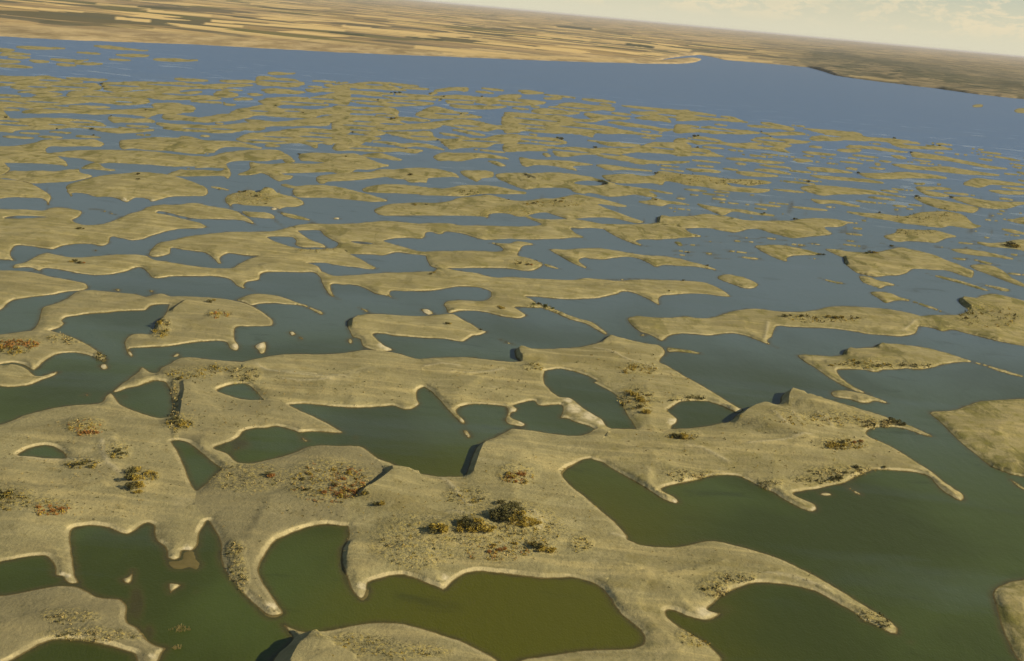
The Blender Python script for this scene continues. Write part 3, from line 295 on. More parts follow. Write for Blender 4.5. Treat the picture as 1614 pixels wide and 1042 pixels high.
m5|sand_island|island|whale-shaped island with a dark gash on its back and white sand underneath|the whale-shaped island|105.1,292.6 110.1,290.1 125.2,285.6 145.2,280.1 170.2,275.8 195.2,273.8 217.8,271.3 240.3,272.6 262.8,275.1 282.9,280.1 300.4,285.6 317.9,292.6 326.7,297.6 328.4,303.8 324.2,308.1 305.4,308.8 280.3,309.3 262.8,311.4 250.3,315.1 237.8,317.6 232.8,313.9 212.8,311.4 205.3,316.4 197.7,318.9 190.2,315.1 180.2,311.4 165.2,309.6 150.2,310.1 135.2,305.1 120.1,303.8 113.9,305.1 116.4,312.6 113.9,312.6 107.6,305.1 103.9,297.6
m6|sand_island|island|long flat dune with a slit-like pool and a dropping right foot, behind the whale-shaped island|the long flat slit dune|77.6,242 95.1,240 115.1,237.5 140.2,237 175.2,236.3 205.3,237.5 225.3,238 250.3,240 280.3,243.8 312.9,246.3 335.4,246.3 345,242.5 375.1,238 410.1,236 440.2,237.5 450.2,242.5 460.2,248.8 465.2,255 457.7,256.3 447.7,255 445.2,251.3 417.6,253.8 385.1,253 362.6,255 357.6,258 361.3,265 364.6,275.1 358.8,282.6 355.1,278.8 342.5,277.1 312.9,277.6 282.9,277.6 262.8,275.6 275.3,270 285.4,267 310.4,262.5 300.4,262 275.3,262.5 237.8,259.5 200.2,257.5 170.2,256.3 160.2,257.5 147.7,255 125.2,249.5 100.1,247
H:m6|||||290.4,267.5 307.9,265.5 332.9,264.5 352.9,266.5 347.9,268.8 320.4,267.5
m7|sand_island|island|thick flat island behind the long slit dune, its right end thinning to a strip|the thick flat island|188.3,222.5 196.7,220.8 216.7,219.2 241.7,216.7 282,216.7 285.7,214.7 305.7,216.7 319,220.8 339,222 362.3,222.5 375.7,223.7 395.7,228.3 412.3,232.5 429,235.8 417.6,233 410.1,234.5 385.1,232 360.1,231.5 345,234.5 338.8,240 325,241.3 337.9,244 325.4,243 295.4,241.5 265.3,237.5 245.3,237 225.3,235.5 210.3,233.8 205,234.2 190,234.2
m8|sand_island|island|broad gold island with two forked left arms, upper left of centre|the broad forked gold island|470.2,245 485.2,241.3 510.2,241.3 535.3,242.5 560.3,242.5 575.3,247.5 590.3,253.8 605.4,258.8 620.4,261.3 605.4,262.5 590.3,266.3 570.3,267 560.3,267.5 555.3,271.3 535.3,273.8 525.3,271.3 505.2,271.3 485.2,272.1 465.2,272.6 445.2,273.8 450.2,276.3 462.7,277.6 460.2,281.3 447.7,283.8 441.4,286.3 430.1,281.3 420.1,275.1 410.1,272.6 400.1,275.1 385.1,274.6 371.3,274.1 385.1,271.3 393.9,265 392.6,256.3 410.1,258 430.1,258.8 450.2,257 470.2,258 500.2,258 510.2,256.3 490.2,253.8 472.7,252
m10|sand_island|island|leaf-shaped gold island with a dark stalk, right of the bushy humped islet|the leaf-shaped island|442.7,291.3 450.2,290.1 465.2,293.8 490.2,291.8 517.8,292.6 540.3,296.3 560.3,301.3 580.3,306.3 597.9,311.4 611.6,316.4 597.9,317.6 585.3,318.1 570.3,316.4 545.3,313.9 515.3,311.4 485.2,311.4 467.7,310.1 460.2,302.6 462.7,297.6 452.7,295.6
m11|sand_island|island|long gold island bearing one round dark bush|the gold island with one round dark bush|497.7,280.1 502.7,277.6 517.8,275.6 540.3,273.1 562.8,271.3 582.8,271.3 597.9,267.5 622.9,267 647.9,265 672.9,265 695.5,267.5 705.1,270 720.1,275.1 725.1,280.8 716.4,278.8 702.6,278.8 687.6,279.6 675.1,281.3 672.6,287.6 662.6,287.1 645,287.1 637.5,283.1 620,281.3 610.4,278.8 585.3,281.3 560.3,283.8 535.3,285.1 517.8,286.3 510.2,289.6 502.7,288.8 499,285.1
m12|sand_island|island|slim tapered island below the one-bush island, touching the many-bushed dune|the slim tapered island|570.3,298.8 580.3,294.6 600.4,291.3 625.4,290.8 647.9,292.6 680.5,296.3 703,297.1 725.1,292.6 750.2,292.1 770.2,292.6 790.2,295.6 812.7,300.1 832.8,304.6 810.2,305.8 782.7,305.6 760.2,305.1 740.1,308.1 727.6,309.6 717.6,309.1 695.1,308.1 670.1,307.6 620,305.1 660.4,307.1 635.4,305.6 610.4,304.3 590.3,303.1 575.3,302.1
m13|sand_dune|dune|big central dune dotted with dark bushes and ending in two right-hand points|the big many-bushed dune|589.1,331.4 597.9,326.4 615.4,321.4 635.4,320.1 660.4,318.9 685.5,319.6 703,317.6 714,315.1 715.1,313.9 730.1,310.6 750.2,309.1 770.2,307.1 790.2,311.4 805.2,315.1 822.8,316.4 837.8,315.1 855.3,312.6 872.8,312.6 890.3,309.6 907.9,306.3 925.4,308.8 945.4,312.6 965.4,317.6 982.9,322.6 995.5,325.6 980.4,326.4 955.4,323.1 942.9,322.1 957.9,328.9 975.4,335.1 995.5,342.6 1015.5,350.1 1005.5,352.2 982.9,347.6 965.4,343.9 932.9,343.1 906.6,345.1 ~ 892.8,345.1 872.8,338.9 860.3,335.1 845.3,336.4 832.8,339.6 ~ 826.5,341.9 815.2,341.4 805.2,338.1 792.7,336.4 780.2,336.4 770.2,338.9 770.2,344.6 762.7,342.1 745.2,340.6 720.1,340.1 695.1,340.1 670.1,340.1 645,340.6 620,340.1 672.9,340.1 647.9,340.6 622.9,340.1 605.4,340.1 592.9,336.4
m14|sand_dune|dune|wide flat dune in mid-picture wrapped around a dark blue lake|the wide flat lake-wrapping dune|470.2,363.9 ~ 457.7,357.2 470.2,354.4 485.2,352.7 510.2,352.7 535.3,352.7 560.3,351.9 585.3,349.6 610.4,348.1 635.4,350.1 660.4,352.2 685.5,351.4 714,352.7 720.1,354.4 770.2,355.7 820.2,356.7 845.3,355.7 852.8,353.4 840.3,347.6 826.5,341.9 ~ 832.8,339.6 840.3,343.4 852.8,345.1 872.8,345.6 892.8,345.1 ~ 906.6,345.1 925.4,348.1 947.9,352.7 ~ 951.7,361.4 932.9,359.7 915.4,360.2 900.3,360.2 907.9,367.7 920.4,373.9 926.6,380.2 915.4,375.2 905.4,374.7 885.3,376.4 857.8,377.2 832.8,377.7 815.2,377.2 805.2,376.4 790.2,377.2 772.7,378.2 760.2,377.7 745.2,373.9 730.1,368.9 715.1,366.4 702.6,365.2 697.6,368.9 687.6,368.9 682.6,366.4 671.3,367.2 670.1,372.7 665.1,376.4 645,375.2 620,376.4 605.4,379.7 610.4,381.9 635.4,388.9 655.4,394.7 667.9,396.5 ~ 666.7,402.7 647.9,400.7 622.9,398.2 605.4,402.7 585.3,401.5 552.8,400.7 ~ 527.8,390.2 532.8,383.9 522.8,378.2 510.2,370.7 504,363.9 485.2,363.2
H:m14|||||554.1,380.9 572.8,381.4 586.6,383.9 572.8,384.7
m15|sand_dune|dune|low spindle dune with a grassy lower edge, left of the golden-streaked dune|the low spindle dune|951.7,361.4 ~ 947.9,352.7 980.1,353.2 1005.1,353.2 1030.1,351.9 1035.1,351.4 ~ 1080.2,360.2 1085.2,365.2 1100.2,370.2 1122.7,374.7 1100.2,373.9 1080.2,374.7 1062.7,376.4 1035.1,377.7 1012.6,377.7 1002.6,380.2 1022.6,390.2 1005.1,386.4 990.1,381.4 972.6,373.9 955,363.9
m16|sand_dune|dune|flat gold dune with two brown bushes near its rounded right end|the flat gold two-bush dune|666.7,402.7 ~ 667.9,396.5 685.5,395.7 714,395.7 695.1,395.2 745.2,395.2 790.2,395.7 792.7,394 787.7,388.9 770.2,382.7 775.2,382.2 790.2,383.2 805.2,383.2 812.7,380.2 827.8,381.2 842.8,385.7 825.3,388.2 819,396.5 816.5,402.2 832.8,406.5 850.3,412.7 856.5,416.5 851.5,421.5 840.3,426.5 825.3,427.2 805.2,424 780.2,422.7 750.2,422.7 725.1,423.2 706.2,423.2 ~ 687.5,423.2 677.6,419 672.6,410.2 670.1,403.2
m17|sand_dune|dune|gold dune holding an irregular pond, with a point thrust right|the gold pond-holding dune|457.7,357.2 ~ 470.2,363.9 482.7,373.9 495.2,380.2 510.2,385.2 517.8,390.9 527.8,390.2 ~ 552.8,400.7 567.8,407.7 582.8,416.5 595.4,424 582.8,424.7 560.3,421.5 535.3,419 510.2,414.7 486.5,414.7 ~ 406.4,403.5 385.1,402.7 357.6,400.2 347.5,407.7 350,415.2 345,416.5 337.5,409 325,399.7 310,396.5 287.9,394 270.3,391.4 269.1,399 260.3,402.7 242.8,405.2 234,402.2 240.3,390.2 250.3,382.7 270.3,378.9 295.4,372.7 325.4,368.9 350.4,366.4 375.5,365.2 404,365.2 422.6,364.7 440.2,362.2
H:m17|||||422.6,374.4 440.2,373.2 460.2,374.4 466.4,378.9 465.2,385.7 475.2,389.7 495.2,390.2 515.3,391.4 485.2,392.7 460.2,388.9 440.2,382.7
m18|sand_dune|dune|long snaking dune at mid-left with a clump of brown bushes near its tail|the long snaking dune|406.4,403.5 ~ 486.5,414.7 502.7,420.2 507.7,427.7 ~ 504,438 495.2,430.2 472.7,429.7 445.2,429 417.6,429.7 411.4,432.8 410.1,440.3 402.6,442.8 390.1,444.8 385.1,450.3 400.1,457.8 385.1,455.3 372.6,450.3 365.1,442.8 352.6,437.8 335,435.8 310,435.8 275.3,435.8 240.3,438.3 232.8,430.2 226.5,424.7 217.8,421.5 200.2,427.7 175.2,432.8 150.2,434 125.2,431.5 105.1,427.7 85.1,424 67.6,424 62.6,430.2 60.1,427.7 50.1,422.7 37.5,421.5 20,422.7 21.3,417.7 37.5,414 50.1,407.7 65.1,400.2 75.1,399 95.1,402.7 110.1,405.2 135.2,405.2 160.2,402.7 187.7,401 215.3,401.2 232.8,403.7 242.8,409 262.8,412.2 287.9,416.5 325.4,421.5 362.9,422.7 367.6,421.5 375.1,416.5 390.1,409
m19|sand_dune|dune|golden-streaked dune with a dark block of cliff at its upper left corner|the golden-streaked dune|1080.2,360.2 ~ 1035.1,351.4 1034.6,347.6 1036.4,342.1 1050.1,341.4 1070.2,340.6 1090.2,340.1 1110.2,337.1 1130.2,338.9 1155.3,342.6 1170.3,346.4 1195.3,347.6 1225.4,347.6 1250.4,347.1 1255.1,345.6 1275.1,343.9 1295.1,343.9 1315.1,345.1 1335.2,348.9 1355.2,351.4 1367.7,353.9 1350.2,353.2 1335.2,352.7 1330.1,356.4 1315.1,358.2 1300.1,358.9 1310.1,366.4 1312.6,368.9 1300.1,371.4 1280.1,372.7 1260.1,375.2 1250,375.7 1235,372.7 1217.5,368.2 1195.3,361.4 1180.3,361.4 1160.3,366.4 1137.8,363.9 1120.2,360.2 1100.2,359.7
m20|sandbar|sandbar|thin gold bar with a green crest directly above the golden-streaked dune|the thin gold bar|1085.2,316.4 1105.2,321.4 1125.2,325.1 1150.3,328.9 1170.3,330.1 1195.3,335.1 1215.4,337.6 1240.4,344.6 1225.4,342.1 1205.3,340.1 1180.3,337.6 1155.3,333.9 1140.3,340.1 1122.7,333.9 1105.2,326.4 1092.7,318.9
m21|sand_island|island|little flat-topped island with a green tail, between the many-bushed dune and the thin gold bar|the little flat-topped island|1002.6,317.6 1025.1,315.1 1027.6,311.4 1035.1,313.1 1050.1,316.4 1070.2,318.9 1087.7,323.1 1072.7,322.6 1055.2,321.4 1045.1,324.6 1030.1,323.1 1015.1,320.6
m22|sand_island|island|fish-shaped island alone in the wide channel, dark at its right tip|the fish-shaped island|1189.1,387.7 1205.3,386.4 1227.9,385.7 1250.4,388.9 1272.9,394 1287.9,398.2 1300.5,401.5 1285.4,402.2 1262.9,402.7 1247.9,404 1240.4,407.7 1245.4,412.7 1230.4,410.2 1212.9,402.7 1197.8,395.2
m23|sand_island|island|long bow-shaped island with a small spur at its left end|the long bow-shaped island|865.3,392.7 890.3,393.2 920.4,391.4 945.4,391.4 970.4,394.7 995.5,399 1024,402.7 1035.1,402.7 1065.2,406.5 1090.2,412.7 1115.2,419 1137.8,429 1115.2,424 1092.7,420.2 1065.2,419 1047.6,417.7 1032.6,420.7 1022.6,415.2 1005.1,407.7 990.1,405.2 970,406.5 950,409 930,407.7 920.4,406.5 912.9,410.7 920.4,417.7 932.9,426.5 920.4,422.7 900.3,414 882.8,404
m25|sandbar|sandbar|short green spit off the rounded end of the flat gold two-bush dune|the short green spit|857.8,415.7 870.3,419 885.3,424.7 872.8,423.2 857.8,418.2
m26|islet|islet|small green tufted islet just above the long bow-shaped island|the green tufted islet|1062.7,381.4 1072.7,381.4 1077.7,388.9 1067.7,386.4
m27|sand_island|island|small kite-shaped island right of the gold one-bush island|the small kite-shaped island|725.1,270.6 745.2,268.8 777.7,272.1 778.9,277.6 760.2,281.3 751.4,286.3 742.7,282.6 730.1,276.3
m28|sand_island|island|large gold island with two dark steep gullies and a pale pool|the gold island with dark gullies|780.7,275.6 795.2,273.1 820.2,272.6 832.8,275.1 845.3,273.8 865.3,272.1 890.3,273.1 915.4,276.3 935.4,280.1 952.9,286.3 965.4,290.1 990.5,293.8 1010.5,296.3 1042.6,301.3 1067.7,306.3 1050.1,305.1 1030.1,301.8 1022.6,301.3 1030.1,305.1 1037.6,310.1 1022.6,310.1 1000.1,306.3 980.1,308.8 960,309.6 930,303.8 920.4,305.1 905.4,302.6 895.3,297.1 870.3,295.6 845.3,296.3 827.8,298.1 810.2,292.6 795.2,286.3 782.7,280.1
H:m28|||||905.4,288.1 920.4,285.1 942.9,286.3 954.2,290.1 940.4,292.1 917.9,291.3
m29|sand_island|island|speckled yellow-green island with a blue inlet in its right end|the speckled yellow-green island|948.8,277.6 967.5,275.1 995.1,274.6 1015.1,277.6 1030.1,276.3 1037.6,270 1055.2,271.3 1080.2,275.1 1105.2,276.3 1130.2,280.1 1155.3,282.6 1180.3,282.6 1205.3,285.1 1219.1,288.1 1202.8,290.1 1180.3,292.6 1165.3,290.1 1145.3,288.1 1155.3,293.8 1180.3,296.3 1215.4,299.6 1200.3,303.8 1170.3,302.6 1135.3,299.6 1105.2,293.8 1080.2,291.3 1065.2,287.1 1047.6,286.3 1045.1,291.3 1030.1,288.8 1005.1,288.8 980.1,288.8 962.5,286.3
m30|sandbar|sandbar|straight pink-edged bar just above the speckled yellow-green island|the pink-edged bar|938.8,260 960,260 985.1,263.8 1010.1,267 1032.6,270 1005.1,268.8 980.1,267.5 957.5,268 947.5,263.8
m31|sand_island|island|flat bar directly above the gold island with dark gullies|the flat bar above the gullies|817.7,248.8 840.3,251.3 870.3,252.5 895.3,253.8 935.4,260 920.4,260.5 902.9,262.5 910.4,268.8 890.3,265 870.3,261.3 845.3,260 825.3,262
m32|sand_island|island|lozenge island with a dark notch on its left end, upper middle|the lozenge island|682.6,247.5 695.1,241.3 720.1,241.3 755.2,241.3 782.7,245 805.2,251.3 780.2,249.5 755.2,248.8 727.6,253.8 705.1,253 690.1,253
m33|islet|islet|little speckled islet under the right tip of the lozenge island|the little speckled islet|767.7,253.8 780.2,253.8 797.7,261.3 787.7,262 775.2,257
m34|sandbar|sandbar|upper thin gold strip of the pair above the speckled island's right end|the upper strip of the pair|1185.3,267.5 1205.3,266.3 1230.4,269.5 1249.1,275.1 1230.4,273.8 1205.3,270.6
m34b|sandbar|sandbar|lower gold strip of the pair above the speckled island's right end|the lower strip of the pair|1157.8,271.3 1180.3,270.6 1205.3,273.8 1230.4,278.1 1205.3,278.8 1180.3,277.6 1167.8,275.1
m34c|sandbar|sandbar|short ochre bar with a dark tuft above the speckled island's middle|the short ochre bar|1080.2,266.3 1105.2,266.3 1130.2,268.8 1137.8,272.1 1115.2,271.3 1092.7,270
m35|sand_island|island|smooth torpedo-shaped island with a long tail in the right channel|the torpedo-shaped island|1261.3,296.3 1275.1,292.6 1297.6,292.6 1322.6,294.6 1350.2,297.6 1380.2,301.3 1410.2,307.6 1440.3,312.6 1410.2,309.6 1380.2,306.3 1350.2,306.3 1320.1,306.3 1297.6,308.1 1280.1,304.6
m35b|sandbar|sandbar|slender bar below the torpedo-shaped island|the bar below the torpedo island|1277.6,313.9 1292.6,315.1 1320.1,316.4 1345.2,322.6 1362.7,326.4 1340.2,325.1 1315.1,320.6 1290.1,320.6
m35c|sandbar|sandbar|green-topped bar, the first above the torpedo-shaped island's left half|the first bar above|1276.3,276.3 1305.1,277.6 1335.2,280.1 1365.2,282.6 1400.2,289.6 1370.2,287.6 1335.2,284.6 1305.1,282.6 1285.1,279.6
m35d|sandbar|sandbar|green-topped bar, second above the torpedo-shaped island's left half|the second bar above|1270.1,263.8 1285.1,263.8 1315.1,266.3 1345.2,272.6 1320.1,272.1 1295.1,270.6 1277.6,268
m35e|sand_island|island|gold island with a round black bush at its left tip, far right|the black-tipped gold island|1352.7,273.1 1370.2,273.1 1400.2,272.6 1425.3,271.3 1450.3,273.1 1475.3,276.3 1495.4,281.3 1470.3,281.3 1435.3,280.8 1405.2,282.1 1375.2,281.3 1360.2,277.6
m36a|sandbar|sandbar|long gold bar just above the black-tipped gold island|the long gold bar|1405.2,258.8 1430.3,259.5 1460.3,263 1490.3,262.5 1520.4,267.5 1555.4,272.6 1585.5,277.6 1555.4,276.3 1525.4,275.1 1495.4,272.1 1460.3,268 1430.3,266.3
m36b|sandbar|sandbar|straight dark-headed bar slanting toward the right edge, second from open water|the straight dark-headed bar|1435.3,240 1460.3,242.5 1485.3,246.3 1522.9,253.8 1560.4,261.3 1590.5,266.3 1560.4,265.5 1530.4,260 1490.3,253 1455.3,249.5 1437.8,246.3
m36c|islet|islet|small yellow islet left of the straight dark-headed bar|the small yellow islet|1404,245 1422.8,246.3 1430.3,250 1415.3,250
m37a|sand_island|island|green-fringed double island above the broad ochre island, far right|the green-fringed double island|1442.8,295.1 1462.8,294.6 1485.3,295.1 1500.4,298.8 1475.3,298.8 1460.3,300.1 1485.3,305.1 1497.9,308.8 1475.3,309.6 1455.3,305.1
m37b|sand_island|island|broad ochre island with a dark bush on its upper left, far right|the broad ochre island|1440.3,311.4 1455.3,310.6 1475.3,313.9 1495.4,317.6 1520.4,322.6 1542.9,328.9 1535.4,335.1 1515.4,333.1 1490.3,330.6 1465.3,323.9 1450.3,317.6
m37c|sand_island|island|ochre island running off the right edge behind a dark green shrub|the ochre right-edge island|1497.9,311.4 1522.9,310.6 1547.9,315.1 1572.9,317.6 1614,318.9 1635.5,321.4 1614,322.1 1585.5,328.9 1555.4,328.1 1530.4,323.1 1510.4,316.4
m37d|sand_island|island|olive island with a scooped left end, upper of two beside the right edge|the scooped olive island|1517.9,290.1 1535.4,281.3 1560.4,283.1 1585.5,286.3 1614,290.1 1635.5,292.6 1585.5,292.1 1560.4,291.3 1545.4,295.6 1530.4,293.8
m37e|sandbar|sandbar|low olive bar, lower of two beside the right edge|the low olive bar|1557.9,300.1 1580.5,300.1 1614,302.6 1635.5,305.1 1585.5,306.3 1570.4,303.8
m38|sand_island|island|shaggy wide island with a green scrubby crest, right of the channel|the shaggy wide island|1327.6,332.6 1360.2,335.1 1390.2,336.4 1415.3,340.1 1430.3,340.1 1447.8,335.1 1472.8,333.1 1500.4,333.9 1520.4,340.1 1535.4,352.7 1547.9,356.4 1532.9,360.7 1515.4,358.9 1495.4,356.4 1487.8,358.9 1470.3,358.2 1450.3,355.2 1425.3,352.7 1400.2,347.6 1375.2,343.9 1350.2,338.9
m38b|sand_island|island|ragged bushy island tucked under the shaggy wide island|the ragged bushy island|1392.7,372.7 1410.2,366.4 1415.3,360.7 1430.3,361.4 1450.3,362.2 1472.8,362.7 1492.9,367.7 1510.4,373.2 1492.9,375.7 1475.3,382.7 1455.3,381.4 1435.3,380.2 1415.3,381.4 1400.2,377.7
m39a|sand_island|island|low right-edge island topped by a big dark bush|the right-edge island with a big dark bush|1532.9,380.2 1560.4,382.7 1583,381.4 1600.5,377.7 1623,380.2 1623,396.5 1600.5,392.7 1572.9,390.2 1550.4,387.2
m39b|sandbar|sandbar|long tapering bar below the island with the big dark bush|the long tapering bar|1497.9,393.2 1520.4,392.2 1545.4,395.2 1570.4,400.2 1600.5,407.7 1623,412.7 1600.5,410.7 1570.4,405.7 1535.4,402.7 1510.4,398.2
m39c|sand_island|island|ochre island end cut by the right edge beside a dark shrub|the cut ochre island end|1574.2,343.9 1595.5,345.1 1615.5,341.4 1635.5,342.6 1635.5,357.7 1614,353.9 1595.5,350.1
m39d|sandbar|sandbar|low green bar under the ochre island end at the right edge|the low green bar|1575.5,360.2 1595.5,361.4 1614,366.4 1635.5,370.2 1610.5,369.7 1590.5,366.4
m36|sand_island|island|broad striped gold dune with one yellow-green shrub on its top|the broad striped gold dune|1300.1,392.7 1317.6,392.7 1332.7,395.7 1350.2,397.2 1370.2,398.2 1385.2,396.5 1402.7,392.7 1417.8,389.7 1435.3,392.7 1455.3,397.2 1475.3,402.7 1495.4,411.5 1510.4,416.5 1522.9,422.7 1535.4,427.7 1532.9,437.8 1517.9,434.8 1500.4,429 1490.3,426.5 1470.3,425.7 1450.3,424 1437.8,424.7 1430.3,430.2 1417.8,434 1400.2,434.8 1380.2,436.5 1365.2,434 1350.2,430.2 1337.7,421.5 1330.1,414 1328.9,406.5 1320.1,402.7
m36f|sand_island|island|lens of sand right of the broad striped gold dune|the lens of sand|1527.9,419 1542.9,416.5 1565.4,419 1583,427.7 1595.5,437.8 1610.5,445.3 1623,452.8 1610.5,451.5 1590.5,445.3 1570.4,437.8 1550.4,430.2 1537.9,425.7
m36g|sandbar|sandbar|thin gold streak at the right edge beside the lens of sand|the thin gold streak|1583,430.2 1600.5,430.2 1623,434 1600.5,434
m36h|sandbar|sandbar|faint green streak between the long tapering bar and the lens of sand|the faint green streak|1525.4,406.5 1545.4,410.2 1575.5,417.7 1555.4,416.5
m36i|sandbar|sandbar|short green streak above the broad striped gold dune's peak|the short green streak|1385.2,381.4 1405.2,386.4 1425.3,389.7 1410.2,389.4 1395.2,386.4
m40|sand_dune|dune|large stacked dune at the left edge with two right-pointing lobes|the large stacked left dune|-25,332.6 15,330.1 40,330.1 70.1,331.4 80.1,327.6 100.1,327.6 117.6,330.1 130.2,333.9 125.2,341.4 115.1,347.6 125.2,352.7 140.2,354.7 160.2,353.2 175.2,348.9 190.2,342.6 205.3,336.4 220.3,332.6 232.8,326.4 252.8,322.6 280.3,322.6 297.9,320.1 310.4,320.1 332.9,325.1 357.9,328.9 378,335.1 380.1,337.6 392.6,343.9 405.1,356.4 395.1,352.7 380.1,347.6 347.5,345.6 322.5,345.6 310,345.1 300.4,343.9 282.9,340.1 250.3,333.1 247.8,334.6 275.3,341.1 295.4,346.4 315.4,351.4 327.9,358.9 310.4,360.2 280.3,361.4 257.8,366.4 237.8,372.7 222.8,377.7 205.3,378.9 190.2,375.7 175.2,373.9 172.7,382.7 162.7,387.7 140.2,384.7 115.1,385.2 97.6,388.2 82.6,393.2 67.6,391.4 45.1,388.2 25,387.7 18.8,395.2 17.5,402.7 23.8,411.5 15,410.2 0,409 -25,405.2
H:m40|||||7.5,343.9 25,340.6 50.1,340.6 72.6,342.1 50.1,343.4 25,344.4
m41|sandbar|sandbar|small drooping bar with a white foot right of the stacked left dune|the small drooping bar|381.1,333.4 400.1,333.9 420.1,335.1 432.7,340.1 435.2,346.4 445.2,356.4 437.7,352.7 432.7,346.4 410.1,343.9 387.6,340.1
m41b|sandbar|sandbar|thin olive bar pointing right below the bushy humped islet|the thin olive bar|437.7,333.9 455.2,336.4 475.2,341.4 495.2,348.9 475.2,346.4 450.2,341.4
m42|sand_island|island|bushy islet with a tall rounded hump, left of the leaf-shaped island|the bushy humped islet|353.8,315.1 360.1,307.6 375.1,303.8 392.6,302.6 407.6,305.1 415.1,301.3 420.1,298.1 427.6,299.6 435.2,303.8 445.2,307.1 465.2,311.4 477.7,317.6 479,321.4 467.7,325.6 450.2,326.4 440.2,329.6 432.7,326.4 410.1,324.6 385.1,323.1 367.6,321.4 365.1,326.4 357.6,321.4
m44|islet|islet|bright white fleck of sand alone in blue water at mid-left|the bright white fleck|522.8,344.6 530.3,342.6 539,343.9 530.3,346.4
m45|islet|islet|white sand fleck under the bushy humped islet|the white sand fleck|426.4,329.1 433.9,327.4 437.7,329.6 430.1,330.9
m46|sandbar|sandbar|beaded white bar crossing the blue pool above the stacked left dune|the beaded white bar|142.7,329.6 160.2,330.6 175.2,335.1 190.2,342.1 175.2,337.6 160.2,333.1
m47|islet|islet|tiny white dot in the channel under the stacked left dune|the tiny white dot|147.7,394 150.9,392.7 153.2,395.7 149.7,396.7
m48|sandbar|sandbar|thin line of sand off the nose of the whale-shaped island|the thin line of sand|329.2,294.1 345.4,295.1 362.9,300.1 345.4,298.1
m49|sandbar|sandbar|narrow pale line above the whale-shaped island's nose|the narrow pale line|370.1,275.1 385.1,273.8 401.4,275.1 385.1,276.3
f0|FAR||||-16.7,120.8 16.7,120.8 50,121.3 71.7,120 86.7,122.5 100,125 120,127.5 133.3,129.2 106.7,130.3 80,130.3 50,131.7 16.7,134.2 -16.7,133.3
f1|FAR||||103.3,123 126.7,123 150,124.2 170,125.8 150,127.5 126.7,125.8
f2|FAR||||16.7,136.7 33.3,133.3 63.3,133 93.3,132 126.7,132.5 153.3,132.5 160,138.3 150,141.7 116.7,141.3 93.3,142.5 70,143.3 50,140.8 26.7,140.8
f3|FAR||||160,131.7 183.3,130 216.7,129.2 250,129.7 282,130 285.7,130 302.3,132.5 319,134.2 332.3,138.3 322.3,140 309,139.2 285.7,141.7 256,140.8 241.7,140.8 216.7,140.8 200,143.3 183.3,145 175,143.3 161.7,139.2
f4|FAR||||26.7,145 50,143.3 80,145.8 100,148.3 76.7,151.7 50,153.3 58.3,150 50,146.7
f5|FAR||||106.7,145.8 126.7,143.3 150,144.2 175,146.7 200,145.8 233.3,143.3 282,143.3 285.7,145.8 302.3,144.2 319,145 302.3,148.3 292.3,150 319,150.8 339,152.5 349,155.8 335.7,156.7 310.7,157 285.7,156.7 256,156.7 241.7,155 225,153.3 200,152.5 166.7,151.7 141.7,150 116.7,151.7 103.3,149.2
f6|FAR||||-16.7,156.7 10,155 33.3,154.2 63.3,154.2 93.3,153.3 116.7,153.3 141.7,153.3 166.7,154.2 200,155 233.3,156.7 236.7,160.8 216.7,164.2 191.7,165 166.7,162.5 143.3,160.8 133.3,161.7 100,164.2 75,165 50,163.3 30,160.8 13.3,157.5
f7|FAR||||-16.7,161.7 13.3,161.3 33.3,163.7 70,165.3 93.3,168.3 113.3,170 133.3,171.7 166.7,173.3 200,173 233.3,170.8 282,174.2 285.7,177.5 279,178.7 256,178.3 241.7,181.7 233.3,185 216.7,181.3 191.7,179.2 170,179.2 150,180 126.7,178.3 93.3,177.5 58.3,178.3 33.3,176.7 50,171.7 25,168.3 -16.7,168.3
f8|FAR||||106.7,167 133.3,166.7 166.7,168.3 175,169.7 150,170.3 126.7,169.7
f9|FAR||||238.3,165 250,163.3 282,163.3 285.7,165 305.7,168.3 308.2,173.3 302.3,176.3 289,177 256,175.8 246.7,170.8
f10|FAR||||170,185 191.7,185.8 216.7,187.5 236.7,188.3 245,192.5 225,192.5 200,192.5 175,191.7
f11|FAR||||-16.7,176.7 6.7,175.8 12.5,183.3 20,187.5 50,186.7 83.3,186.7 108.3,187.5 126.7,189.2 146.7,190.8 160,194.2 166.7,198.3 191.7,200.8 216.7,203.3 243.3,205 225,207.5 200,209.2 183.3,209.2 160,206.7 146.7,203.3 133.3,201.7 108.3,200.8 83.3,203.3 50,204.2 26.7,205 21.7,208.3 0,206.7 -16.7,208.3
f12|FAR||||245,194.2 282,196.7 294,196.7 319,197.5 339,198.3 362.3,196.7 385.7,194.2 407.3,196.7 419,201.7 412.3,205 385.7,205 369,208.3 344,209.2 319,207.5 294,206.7 256,201.7 258.3,200.8
f13|FAR||||256,181.3 285.7,182 302.3,185 324,185 344,180.8 359,180 372.3,173.3 392.3,170 415.7,165.8 432.3,167.5 444,171.7 469,171.7 494,173.3 519,170 551,168.3 551,179.2 510.7,180 494,185 469,185 435.7,183.3 402.3,181.7 385.7,186.7 362.3,190 335.7,191.7 319,192.5 294,189.2 256,186.7
f14|FAR||||385.7,189.2 410.7,190 432.3,192.5 452.3,191.7 477.3,188.3 502.3,185.8 519,182.5 551,181.7 554.7,185.8 561.3,190 554.7,191.7 525,190.8 519,196.7 485.7,197.5 460.7,198.3 435.7,198.3 415.7,199.2 399,195
f15|FAR||||372.3,220 389,211.7 419,209.2 452.3,206.7 469,209.2 502.3,211.7 551,213.3 558,216.7 574.7,223.3 568,227.5 554.7,227.5 525,227.5 551,228.3 519,227.5 502.3,225.8 499,233.3 490.7,230.8 477.3,225.8 460.7,225 435.7,226.7 412.3,225 392.3,224.2
